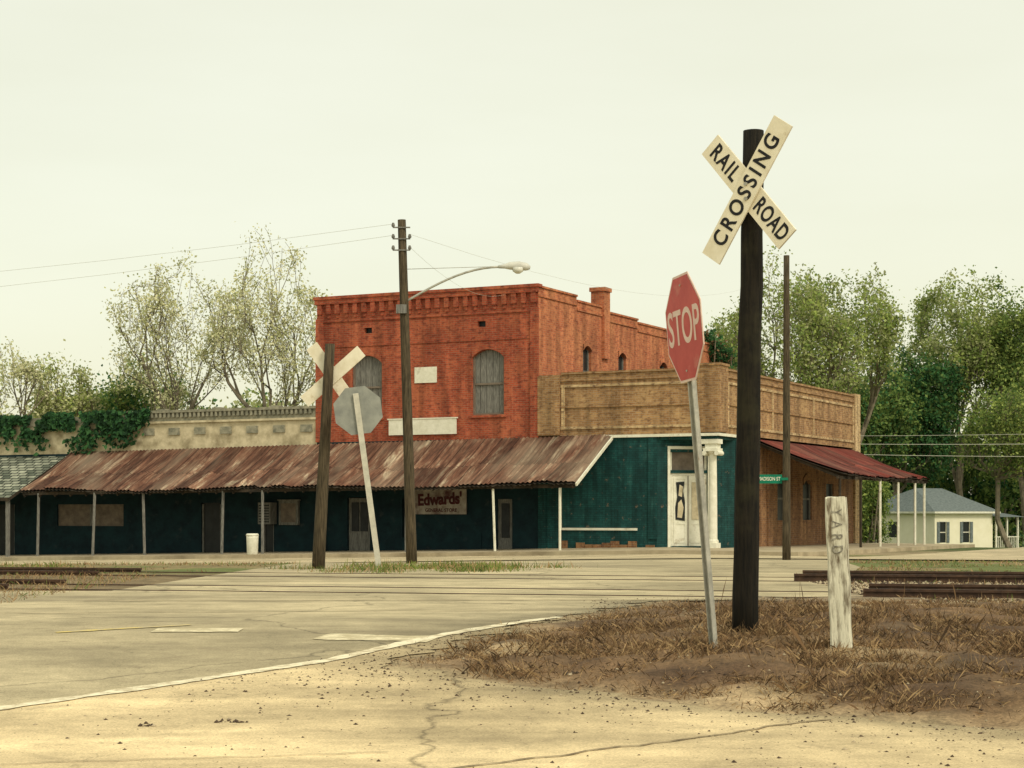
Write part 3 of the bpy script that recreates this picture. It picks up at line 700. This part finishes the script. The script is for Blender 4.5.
mb=MB(); mb.tube([(0,-.05,cz+.3),(0,.01,cz+.3)],.008,8); mb.tube([(0,-.05,cz-.3),(0,.01,cz-.3)],.008,8); mb.build('bolts',[M_galv],ST)
# ------------------------------------------------------------------ white wooden post
wx,wy=(842.5-512)*12.4/1800,12.4
WP=empty('wooden_marker_post',M=Matrix.Translation((wx,wy,h(wx,wy)-.12))@Matrix.Rotation(math.radians(-2.2),4,'Y')@Matrix.Rotation(math.radians(-14),4,'Z'))
mb=MB(); hh=1.3+.12-h(wx,wy)-.0; nseg=8; a=.072
rings=[]
for i in range(nseg+1):
    z=hh*i/nseg; q=a*(1+.03*math.sin(i*2.1)); c=.012
    rings.append([(x+random.gauss(0,.0012),y+random.gauss(0,.0012),z+(random.uniform(-.012,.012) if i==nseg else 0)) for x,y in ((-q+c,-q),(q-c,-q),(q,-q+c),(q,q-c),(q-c,q),(-q+c,q),(-q,q-c),(-q,-q+c))])
for i in range(nseg):
    for k in range(8):
        k2=(k+1)%8; mb.poly([rings[i][k],rings[i][k2],rings[i+1][k2],rings[i+1][k]])
mb.poly(rings[-1]); mb.build('weathered_post',[M_postw],WP)
MFB=noisy('faded_black',(.05,.045,.04),(.42,.40,.32),30,bmp=0)
for i,ch_ in enumerate('YARD'):
    text(ch_,.10,Matrix.Translation((.0,-a-.004,hh-.10-i*.085))@RX@Matrix.Rotation(math.radians(-90+random.uniform(-6,6)),4,'Z'),MFB,WP,.001,.8,'lettering',1,.0015)
# ------------------------------------------------------------------ far crossbuck
fx,fy=(318-512)*30/1800,30.
FS=empty('railroad_crossing_sign',(fx,fy,h(fx,fy)-.1)); tz=1.2+168*30/1800-h(fx,fy)+.1; fdx=(330-318)*30/1800
mb=MB(); mb.tube([(fdx*i/6,0,tz*i/6) for i in range(7)],[.11-.03*i/6 for i in range(7)],10,0,True,.06); mb.build('wood_post',[M_pole2],FS,True)
SG2=bpy.data.objects.new('crossbuck',None); link(SG2,FS); SG2.location=((331-318)*30/1800+.0,0,1.2+136*30/1800-h(fx,fy)+.1); SG2.rotation_euler=(0,0,math.radians(-12))
mb=MB(); blade(mb,1.3,.22,math.radians(40),.09,.105); blade(mb,1.28,.22,math.radians(-54),.11,.125); mb.build('crossbuck_blades',[M_signwhite],SG2)
gx0,gy0=(380-512)*29.5/1800,29.5
FT=empty('stop_sign',M=Matrix.Translation((gx0,gy0,h(gx0,gy0)-.1))@Matrix.Rotation(math.radians(-7.6),4,'Y'))
mb=MB(); L=3.02; mb.box(-.045,.045,-.03,-.015,0,L,0); mb.box(-.045,-.035,-.014,.02,0,L,0); mb.box(.035,.045,-.014,.02,0,L,0); mb.build('steel_post',[noisy('pale_steel',(.42,.41,.34),(.58,.56,.46),8,.6)],FT)
mb=MB(); mb.prism([(x,z+L-.28) for x,z in octo(.42)],.025,.031,0); mb.prism([(x,z+L-.28) for x,z in octo(.40)],.0315,.034,1); mb.build('sign_face',[noisy('dull_aluminium',(.20,.21,.19),(.30,.31,.27),5,.6),M_signred],FT)
# ------------------------------------------------------------------ utility poles
ux,uy=(412-512)*35/1800,35.
UP=empty('utility_pole',(ux,uy,h(ux,uy)-.2)); tz=6.88-h(ux,uy)+.2; udx=-.2; zr=-(h(ux,uy)-.2)
mb=MB(); mb.tube([(udx*i/8,0,tz*i/8) for i in range(9)],[.108-.028*i/8 for i in range(9)],12,0,True,.04); mb.build('wood_pole',[M_pole2],UP,True)
mb=MB()
for i,z in enumerate((6.72,6.5,6.28)):
    mb.box(udx-.17,udx+.17,-.1,-.07,z+zr-.012,z+zr+.012,0)
    for s in (-1,1):
        if i==0 and s==1: continue
        mb.tube([(udx+s*.16,-.085,z+zr+.01),(udx+s*.16,-.085,z+zr+.04),(udx+s*.16,-.085,z+zr+.09)],[.025,.036,.02],8,0)
mb.box(udx-.1,udx+.1,-.15,-.08,5.05+zr,5.22+zr,0)
mb.build('insulators',[M_boards],UP)
mb=MB(); pts=[]
for t in np.linspace(0,1,12):
    x=udx*.8+.02+t*1.86; z=5.28+.68*math.sin(t*math.pi/2)**1.0
    pts.append((x,-.05*t,z+zr))
mb.tube(pts,.022,8,0); mb.tube([(udx*.85,0,5.92+zr),(1.75,-.05,5.97+zr)],.006,5,0)
mb.build('lamp_arm',[M_galv],UP,True)
mb=MB(); hx=1.68; hz=5.96+zr
mb.tube([(hx,-.05,hz),(hx+.12,-.05,hz+.01),(hx+.22,-.05,hz+.02),(hx+.4,-.05,hz+.02),(hx+.55,-.05,hz+.0),(hx+.62,-.05,hz-.02)],[.03,.045,.075,.09,.075,.03],12,0)
mb.tube([(hx+.38,-.05,hz-.02),(hx+.38,-.05,hz-.09),(hx+.38,-.05,hz-.13)],[.12,.10,.04],12,1)
mb.build('lamp_head',[M_lamp,M_lens],UP,True)
rx,ry=6.1,40.
U2=empty('utility_pole',(rx,ry,h(rx,ry)-.2)); tz=6.9-h(rx,ry)+.2
mb=MB(); mb.tube([(0,0,tz*i/8) for i in range(9)],[.095-.03*i/8 for i in range(9)],12,0,True,.04); mb.build('wood_pole',[M_pole2],U2,True)
SSn=empty('street_name_sign',(rx,ry,0)); zz=1.2+33*40/1800
mb=MB(); mb.box(-.68,-.1,-.02,-.005,zz-.1,zz+.1); mb.box(-.12,.02,-.11,-.08,zz-.03,zz+.03); mb.build('sign_plate',[M_greensign],SSn)
text('MADISON ST',.115,Matrix.Translation((-.39,-.024,zz))@RX,M_white,SSn,.001,.75)
def wire(name,a,b,sag,r=.012):
    mb=MB(); a=Vector(a);b=Vector(b); mb.tube([a.lerp(b,t)-Vector((0,0,sag*4*t*(1-t))) for t in np.linspace(0,1,14)],r,4); return mb.build(name,[M_wire])
tp=(ux+udx,uy)
wire('power_line',(tp[0]-.16,tp[1],6.8),(-45,62,9),.9,.003); wire('power_line',(tp[0]-.16,tp[1],6.58),(-45,62,8.2),.9,.003)
wire('power_line',(tp[0]+.16,tp[1],6.6),(14,100,14),1.0,.003); wire('power_line',(tp[0]+.16,tp[1],6.35),(0,66,9.3),.5,.003)
wire('power_line',(16,90,4.6),(60,75,5.6),.5,.014); wire('power_line',(16,90,4.1),(60,75,4.9),.6,.014); wire('power_line',(16,90,5.0),(60,75,6.4),.5,.01)
# ------------------------------------------------------------------ house
hx0,hy0=26.3,112.; hz0=h(hx0,hy0)
HS=empty('pale_house',M=Matrix.Translation((hx0,hy0,hz0))@Matrix.Rotation(math.radians(33),4,'Z'))
mb=MB(); L1,L2,WH=5.2,6.8,2.55
wall(mb,(0,0,0),X_,Y_,0,L1,-.6,WH,[(.45,1.0,.6,1.9),(2.5,3.1,.6,1.9)],.1,0)
wall(mb,(0,0,0),Y_,X_,0,L2,-.6,WH,[(3.2,4.0,.9,1.9)],.1,0)
wall(mb,(L1,0,0),Y_,-X_,0,L2,-.6,WH,[],.1,0); wall(mb,(0,L2,0),X_,-Y_,0,L1,-.6,WH,[],.1,0)
e=.35; rz=WH+1.5
a,b,c,d=(-e,-e,WH),(L1+e,-e,WH),(L1+e,L2+e,WH),(-e,L2+e,WH); r1=(1.6,L2/2-.2,rz); r2=(L1-1.2,L2/2-.2,rz)
mb.poly([a,b,r2,r1],1);mb.poly([b,c,r2],1);mb.poly([c,d,r1,r2],1);mb.poly([d,a,r1],1)
mb.box(-e,L1+e,-e,L2+e,WH-.12,WH-.003,2)
for (xa,xb) in ((.45,1.0),(2.5,3.1)):
    mb.box(xa,xb,.06,.09,.6,1.9,3); mb.box(xa-.26,xa-.03,-.05,-.004,.6,1.9,4); mb.box(xb+.03,xb+.26,-.05,-.004,.6,1.9,4); mb.box(xa-.02,xb+.02,-.04,-.004,1.9,1.98,2); mb.box(xa,xb,.04,.059,1.22,1.27,2)
mb.box(.06,.09,3.2,4.0,.9,1.9,3); mb.box(-.05,-.004,3.12,3.2,.85,1.95,2); mb.box(-.05,-.004,4.0,4.08,.85,1.95,2)
mb.box(L1,L1+2.2,-.3,2.5,-.6,.15,2)
for x in (L1+.1,L1+1.1,L1+2.1): mb.box(x-.05,x+.05,-.25,-.15,.15,2.2,2)
mb.box(L1,L1+2.2,-.24,-.18,.9,.96,2)
for i in range(12): mb.box(L1+.1+i*.17,L1+.14+i*.17,-.23,-.19,.15,.9,2)
mb.poly([(L1-.1,-.5,2.2),(L1+2.5,-.5,2.2),(L1+2.5,2.6,2.6),(L1-.1,2.6,2.6)],1)
mb.build('house_body',[M_siding,M_hroof,M_white,M_glass,M_hroof],HS)
# ------------------------------------------------------------------ trees
def tree(name,u,Y,top,width,mats,nleaf,ls,seed,depthw=None,bare=.3,trunk=.28,levels=4,kids=(5,4,4,3),weights=(.4,.35,.25),spreadang=.6,clump=.55,cz=.62,rz=.40,twig=.35):
    rnd=random.Random(seed); np.random.seed(seed)
    x0=(u-512)*Y/1800; zb=h(x0,Y); Ht=top-zb
    br=[];tips=[]
    def rec(p,d,L,r,lv):
        pts=[p.copy()];k=4; q=p.copy(); dd=d.copy()
        for i in range(k):
            dd=(dd+Vector((rnd.gauss(0,.13),rnd.gauss(0,.13),rnd.gauss(.04,.09)))).normalized(); q=q+dd*(L/k); pts.append(q.copy())
        br.append((pts,[r*(1-.55*i/k) for i in range(k+1)],lv))
        if lv>=2:
            for pt in pts[2:]: tips.append((pt,lv))
        if lv<levels:
            n=kids[lv]+rnd.randint(0,1)
            for j in range(n):
                f=rnd.uniform(.45 if lv==0 else .3,1.0); 
                if j==0: f=1.0
                i=min(k-1,int(f*k)); pt=pts[i].lerp(pts[i+1],f*k-i)
                az=rnd.uniform(0,6.28); a=rnd.uniform(.35,1.15)*spreadang*1.4
                t=dd.cross(Vector((math.cos(az),math.sin(az),.3))).normalized()
                nd=(dd*math.cos(a)+t*math.sin(a)+Vector((0,0,.08))).normalized()
                rec(pt,nd,L*rnd.uniform(.6,.85),r*.45*(1 if lv else 1.1),lv+1)
    rec(Vector((0,0,0)),Vector((rnd.gauss(0,.05),rnd.gauss(0,.05),1)).normalized(),Ht*.34,trunk,0)
    T=np.array([t[0] for t in tips])
    lo=np.percentile(T,7,axis=0);hi=np.percentile(T,93,axis=0)
    dw=depthw or width
    sx=width/(hi[0]-lo[0]); sy=dw/(hi[1]-lo[1]); sz=Ht*.93/hi[2]; cx=(hi[0]+lo[0])/2; 
    rr=random.Random(seed+1); ph=[rr.uniform(0,6.28) for _ in range(4)]
    def f(p):
        x,y,z=(p[0]*sx-cx*sx*min(1,max(0,p[2]/(Ht*.3))),p[1]*sy,p[2]*sz)
        if z>.22*Ht:
            ex,ey,ez_=x/(width/2),y/(dw/2),(z-cz*Ht)/(rz*Ht)
            r=math.sqrt(ex*ex+ey*ey+ez_*ez_)
            lim=.92+.13*math.sin(4*math.atan2(ez_,ex)+ph[0])+.08*math.sin(9*math.atan2(ez_,ex)+ph[1]+2*ey)
            if r>lim:
                q=(lim+(r-lim)*.12)/r; x*=q;y*=q; z=cz*Ht+(z-cz*Ht)*q
        return (x,y,z)
    e=empty(name,(x0,Y,zb-.1)); mb=MB()
    for pts,r,lv in br:
        if lv==levels and rnd.random()<twig: continue
        mb.tube([f(p) for p in pts],[max(.011,q) for q in r],6 if lv<2 else 3,0,False)
    mb.build('trunk_and_limbs',[M_bark],e,False)
    T=np.array([f(t) for t in T]); n=len(T)
    pick=np.random.randint(0,n,int(nleaf*1.3)); w=np.random.rand(n)**1.3; keep=np.random.rand(len(pick))<(.25+w[pick]); pick=pick[keep]
    C=T[pick]+np.random.randn(len(pick),3)*clump*np.array([1,1,.75])*(.3+.7*w[pick])[:,None]
    cm=np.random.choice(3,n,p=weights); mi=cm[pick]; r=np.random.rand(len(mi))<.25; mi=np.where(r,np.random.randint(0,3,len(mi)),mi)
    ok=C[:,2]>Ht*bare*.5; C=C[ok]; mi=mi[ok]
    leaves('foliage',C,ls,mats,mi,e); return e
tree('blossoming_tree',184,92,1.2+264*92/1800,6.8,L_pale,10500,.065,11,clump=.36,trunk=.24,weights=(.5,.35,.15),twig=.1)
tree('blossoming_tree',270,90,1.2+272*90/1800,6.2,L_pale,10500,.065,12,clump=.36,trunk=.26,weights=(.5,.35,.15),twig=.1)
tree('pale_tree',0,92,1.2+180*92/1800,4.5,L_pale,6500,.075,13,clump=.4)
tree('young_tree',64,95,1.2+162*95/1800,3.4,[L_pale[1],L_mid[0],L_pale[2]],9000,.075,14,clump=.35)
tree('green_tree',148,98,1.2+158*98/1800,5.5,[L_mid[1],L_dark[0],L_mid[0]],14000,.09,15,clump=.45)
tree('green_tree',105,100,1.2+130*100/1800,4.5,[L_mid[1],L_dark[0],L_mid[2]],10000,.09,16,clump=.5)
tree('spring_tree',785,95,1.2+244*95/1800,7.6,[L_mid[0],L_pale[2],L_mid[1]],17000,.08,17,clump=.42,trunk=.28,twig=.2)
tree('spring_tree',846,97,1.2+250*97/1800,5.6,[L_mid[0],L_pale[2],L_mid[1]],15000,.08,18,clump=.42,trunk=.26,twig=.2)
tree('spring_tree',735,99,1.2+205*99/1800,4.,[L_mid[0],L_pale[2],L_mid[1]],9000,.08,28,clump=.42,trunk=.2)
tree('dark_green_tree',908,123,1.2+168*123/1800,6.4,[L_dark[0],L_mid[2],L_dark[1]],30000,.11,19,clump=.5)
tree('tall_spring_tree',968,126,1.2+244*126/1800,9.0,[L_mid[0],L_pale[2],L_mid[1]],30000,.10,20,clump=.5,trunk=.3,twig=.2)
tree('tall_spring_tree',1035,124,1.2+232*124/1800,9.0,[L_mid[0],L_mid[1],L_mid[2]],32000,.10,21,clump=.55,trunk=.3)
tree('green_tree',1012,100,1.2+130*100/1800,5.0,[L_mid[0],L_mid[1],L_mid[2]],15000,.08,22,clump=.45,trunk=.2,bare=.8,cz=.7,rz=.3)
tree('green_tree',870,120,1.2+140*120/1800,6.0,[L_mid[1],L_mid[2],L_dark[0]],24000,.11,23,clump=.6)
tree('green_tree',1085,118,1.2+200*118/1800,9,[L_mid[1],L_mid[2],L_mid[0]],20000,.12,24,clump=.65)
def cloud(name,blobs,n,ls,mats,seed,p=(.3,.4,.3)):
    np.random.seed(seed); B=np.array(blobs); vol=B[:,3]*B[:,4]; vol=vol/vol.sum()
    k=np.random.choice(len(B),n,p=vol); d=np.random.randn(n,3); d/=np.linalg.norm(d,axis=1)[:,None]; d*=(np.random.rand(n,1)**.35)
    cl=1+.35*np.sin(d[:,0]*6+k)*np.cos(d[:,2]*7+k*2)
    C=B[k,:3]+d*np.stack([B[k,3],B[k,3]*.8,B[k,4]],-1)*cl[:,None]+np.random.randn(n,3)*.12
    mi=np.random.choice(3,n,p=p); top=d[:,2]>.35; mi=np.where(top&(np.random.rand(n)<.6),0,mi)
    e=empty(name,(0,0,0)); leaves('foliage',C,ls,mats,mi,e)
    mb=MB()
    for b in blobs[:60]:
        for j in range(3): mb.tube([(b[0]+random.gauss(0,.2),b[1],h(b[0],b[1])-.2),(b[0]+random.gauss(0,b[3]*.4),b[1]+random.gauss(0,.3),b[2]+b[4]*.3)],[.07,.02],4,0)
    mb.build('stems',[M_bark],e); return e
cloud('bush',[(17.2+random.gauss(0,.3),86+random.gauss(0,.4),.3+i*.55,.95-.08*i,.7) for i in range(5)],7000,.07,[L_mid[0],L_mid[1],L_mid[2]],31)
bl=[]
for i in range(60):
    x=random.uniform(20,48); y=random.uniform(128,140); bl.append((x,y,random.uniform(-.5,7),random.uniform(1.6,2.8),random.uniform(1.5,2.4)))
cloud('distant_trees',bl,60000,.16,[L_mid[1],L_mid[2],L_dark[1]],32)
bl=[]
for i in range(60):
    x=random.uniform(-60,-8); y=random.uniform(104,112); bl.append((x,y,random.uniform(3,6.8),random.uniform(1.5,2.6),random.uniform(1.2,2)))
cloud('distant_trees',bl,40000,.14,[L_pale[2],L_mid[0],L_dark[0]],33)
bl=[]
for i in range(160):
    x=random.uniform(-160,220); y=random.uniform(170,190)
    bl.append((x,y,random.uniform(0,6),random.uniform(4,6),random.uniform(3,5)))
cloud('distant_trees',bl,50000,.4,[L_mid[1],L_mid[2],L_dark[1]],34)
X,Y=b2w(.2,17.2)
cloud('vine',[(float(X)+random.gauss(0,.2),float(Y),8.0+random.gauss(0,.3),.45,.4) for i in range(5)],1500,.08,[L_dark[0],L_dark[1],M_straw[1]],35)
# ------------------------------------------------------------------ grass blades
def blades(name,P,hmin,hmax,w,mats,probs,flat=.6,seed=1):
    np.random.seed(seed); n=len(P); X=P[:,0];Y=P[:,1]; Z=P[:,2]
    az=np.random.rand(n)*6.283; el=np.clip(np.random.rand(n)**1.5*1.2+ (1-flat)*.9,.05,1.5); Ln=hmin+(hmax-hmin)*np.random.rand(n)**2
    D=np.stack([np.cos(az)*np.cos(el),np.sin(az)*np.cos(el),np.sin(el)],-1)*Ln[:,None]; B=np.stack([X,Y,Z],-1)
    a2=np.random.rand(n)*6.283; S=np.stack([np.cos(a2),np.sin(a2)*.5,np.zeros(n)+.3*np.sin(az)],-1)*w*(.5+np.random.rand(n,1))
    mid=B+D*.55+np.array([0,0,1])*Ln[:,None]*.10
    V=np.stack([B-S,B+S,mid+S*.7,B+D],1).reshape(-1,3)
    F=np.arange(4*n).reshape(n,4); mi=np.random.choice(len(mats),n,p=probs); return npmesh(name,V,F,mats,mi)
np.random.seed(8)
n=260000; y=9+np.random.rand(n)*11; x=-1.3+np.random.rand(n)*8.5
inside=(x>xm(y)-.12*np.random.rand(n))&(x<.31*y+1.0); dens=vn(x,y,1.3,41)*.5+vn(x,y,5,42)*.6
keep=inside&(np.random.rand(n)<np.clip((dens-.40)*3.0,0.03,1)); x=x[keep];y=y[keep]
edge=x-xm(y)
k2=np.random.rand(len(x))<np.clip(.15+edge/.7,0,1); x=x[k2];y=y[k2]
hz_=vn(x,y,5,42)
blades('dry_grass',np.c_[x,y,H(x,y)-.010],.02,.09,.0022,M_straw,[.28,.44,.28],.95,2)
T=[]; rs=np.random.RandomState(5)
for i in range(130):
    yy=rs.uniform(10.2,17.5); xx=rs.uniform(float(xm(yy))+.25,.31*yy+.8); s=rs.uniform(.05,.16); nn=int(60+s*900)
    T.append(np.c_[rs.randn(nn)*s+xx,rs.randn(nn)*s+yy])
for cx_,cy_,nn,s in ((px,py,1500,.26),(sx0,sy0,700,.18),(wx,wy,900,.2)):
    T.append(np.c_[np.random.randn(nn)*s+cx_,np.random.randn(nn)*s+cy_])
T=np.concatenate(T); blades('dry_grass',np.c_[T,H(T[:,0],T[:,1])-.01],.03,.14,.0021,M_straw,[.33,.42,.25],.6,3)
T=np.c_[1.5+np.random.rand(60)*2.6,11.3+np.random.rand(60)*4.5]; blades('dead_stalks',np.c_[T,H(T[:,0],T[:,1])],.15,.40,.003,[M_straw[1],M_straw[2]],[.5,.5],.1,7)
T=[]
for i in range(34):
    yy=random.uniform(28,32); uu=random.choice([random.uniform(330,510),random.uniform(330,510),random.uniform(0,560)]); T.append(np.c_[np.random.randn(150)*.25+(uu-512)*yy/1800,np.random.randn(150)*.3+yy])
T=np.concatenate(T); blades('weeds',np.c_[T,H(T[:,0],T[:,1])],.03,.17,.007,M_weed+[M_straw[0]],[.42,.28,.30],.3,4)
yy=26.8+np.random.rand(16000)*12; xx=(np.random.rand(16000)*1.1-.55)*yy*.62
k=((xx<-4.4)|(xx>np.interp(yy,XMY,XMX)))&(vn(xx,yy,.8,6)>.5); xx=xx[k];yy=yy[k]
blades('weeds',np.c_[xx,yy,H(xx,yy)],.02,.09,.008,M_weed+[M_straw[0],M_straw[1]],[.18,.12,.40,.30],.5,5)
yy=18+np.random.rand(16000)*9; xx=np.where(np.random.rand(16000)<.4,4.2+np.random.rand(16000)*7,-5.2-np.random.rand(16000)*8)
blades('weeds',np.c_[xx,yy,H(xx,yy)],.03,.12,.004,M_weed+[M_straw[0],M_straw[1]],[.10,.08,.42,.4],.5,6)
# ------------------------------------------------------------------ gravel / grit
def grit(name,x,y,s,mats,probs,seed,zoff=.008):
    np.random.seed(seed); n=len(x); base=np.array([(1,0,0),(0,1,0),(-1,0,0),(0,-1,0),(0,0,.7),(0,0,-.4)],float)
    V=base[None]*s[:,None,None]*(.6+.8*np.random.rand(n,6,1))
    a=np.random.rand(n)*6.28; c,s_=np.cos(a),np.sin(a); Vx=V[...,0]*c[:,None]-V[...,1]*s_[:,None]; Vy=V[...,0]*s_[:,None]+V[...,1]*c[:,None]
    V=np.stack([Vx+x[:,None],Vy+y[:,None],V[...,2]+(H(x,y)+zoff)[:,None]],-1).reshape(-1,3)
    f=np.array([(0,1,4),(1,2,4),(2,3,4),(3,0,4),(1,0,5),(2,1,5),(3,2,5),(0,3,5)]); F=(f[None]+6*np.arange(n)[:,None,None]).reshape(-1,3)
    return npmesh(name,V,F,mats,np.repeat(np.random.choice(len(mats),n,p=probs),8))
np.random.seed(9); n=110000; y=7.8+np.random.rand(n)*12; x=-4+np.random.rand(n)*9; e=xm(y)-x
pr=np.where(e<0,.10,np.exp(-e/.6)*.6+.15*(y<12)*np.clip((vn(x,y,.7,51)-.33)*3,.12,1)); ok=(np.random.rand(n)<pr)&(x>np.interp(y,LY,LX)-.2*np.random.rand(n)); x=x[ok];y=y[ok]
grit('gravel',x,y,.003+.012*np.random.rand(len(x))**4,M_grit,[.74,.26],10)
n=16000; x=4+np.random.rand(n)*10; y=21.6-.25*x+np.random.rand(n)*8-3.2; k=(y>18.0); x=x[k];y=y[k]
grit('gravel',x,y,.012+.026*np.random.rand(len(x)),M_grit,[.35,.65],11)
for i,(u,v,s) in enumerate(((145,711,.03),(230,708,.045),(545,655,.05),(570,678,.03))):
    Y=1800*(1.2-.12)/(v-512); X=(u-512)*Y/1800
    grit('clod_of_dirt',X+np.random.randn(16)*s,Y+np.random.randn(16)*s*.6,.006+.012*np.random.rand(16),M_grit,[.85,.15],60+i,.010)
# ------------------------------------------------------------------ light and sky
W=bpy.data.worlds.new('World'); scene.world=W; W.use_nodes=True; nt=W.node_tree
for n_ in list(nt.nodes): nt.nodes.remove(n_)
out=nt.nodes.new('ShaderNodeOutputWorld'); sky=nt.nodes.new('ShaderNodeTexSky'); sky.sky_type='NISHITA'; sky.sun_disc=False
sky.sun_elevation=math.radians(42); sky.sun_rotation=math.radians(145); sky.dust_density=4; sky.air_density=1
b1=nt.nodes.new('ShaderNodeBackground'); b1.inputs[1].default_value=.05; nt.links.new(sky.outputs[0],b1.inputs[0])
b2=nt.nodes.new('ShaderNodeBackground'); b2.inputs[1].default_value=.80
tc=nt.nodes.new('ShaderNodeTexCoord'); mp=nt.nodes.new('ShaderNodeMapping'); mp.inputs['Scale'].default_value=(1,1,4); nt.links.new(tc.outputs['Generated'],mp.inputs[0])
nz=nt.nodes.new('ShaderNodeTexNoise'); nz.inputs['Scale'].default_value=2.2; nz.inputs['Detail'].default_value=5; nt.links.new(mp.outputs[0],nz.inputs['Vector'])
rp=nt.nodes.new('ShaderNodeValToRGB'); rp.color_ramp.elements[0].position=.35; rp.color_ramp.elements[1].position=.65
rp.color_ramp.elements[0].color=(.93,.90,.63,1); rp.color_ramp.elements[1].color=(1.0,.975,.72,1)
nt.links.new(nz.outputs['Fac'],rp.inputs[0]); nt.links.new(rp.outputs[0],b2.inputs[0])
ad=nt.nodes.new('ShaderNodeAddShader'); nt.links.new(b1.outputs[0],ad.inputs[0]); nt.links.new(b2.outputs[0],ad.inputs[1]); nt.links.new(ad.outputs[0],out.inputs[0])
sl=bpy.data.lights.new('sun','SUN'); sl.energy=1.5; sl.angle=math.radians(12); sl.color=(1,.91,.72)
so=bpy.data.objects.new('sun',sl); link(so); so.rotation_euler=(math.radians(48),0,math.radians(35)); so.location=(20,-20,30)
cam=bpy.data.cameras.new('camera'); co=bpy.data.objects.new('camera',cam); link(co); co.location=(0,0,1.2); co.rotation_euler=(math.pi/2,0,0)
cam.sensor_width=36; cam.lens=1800/1024*36; cam.shift_y=(512-384)/1024; cam.clip_end=4000; cam.clip_start=.1
scene.camera=co
scene.view_settings.view_transform='Standard'; scene.view_settings.look='None'; scene.view_settings.exposure=0; scene.view_settings.gamma=1
print('ok')
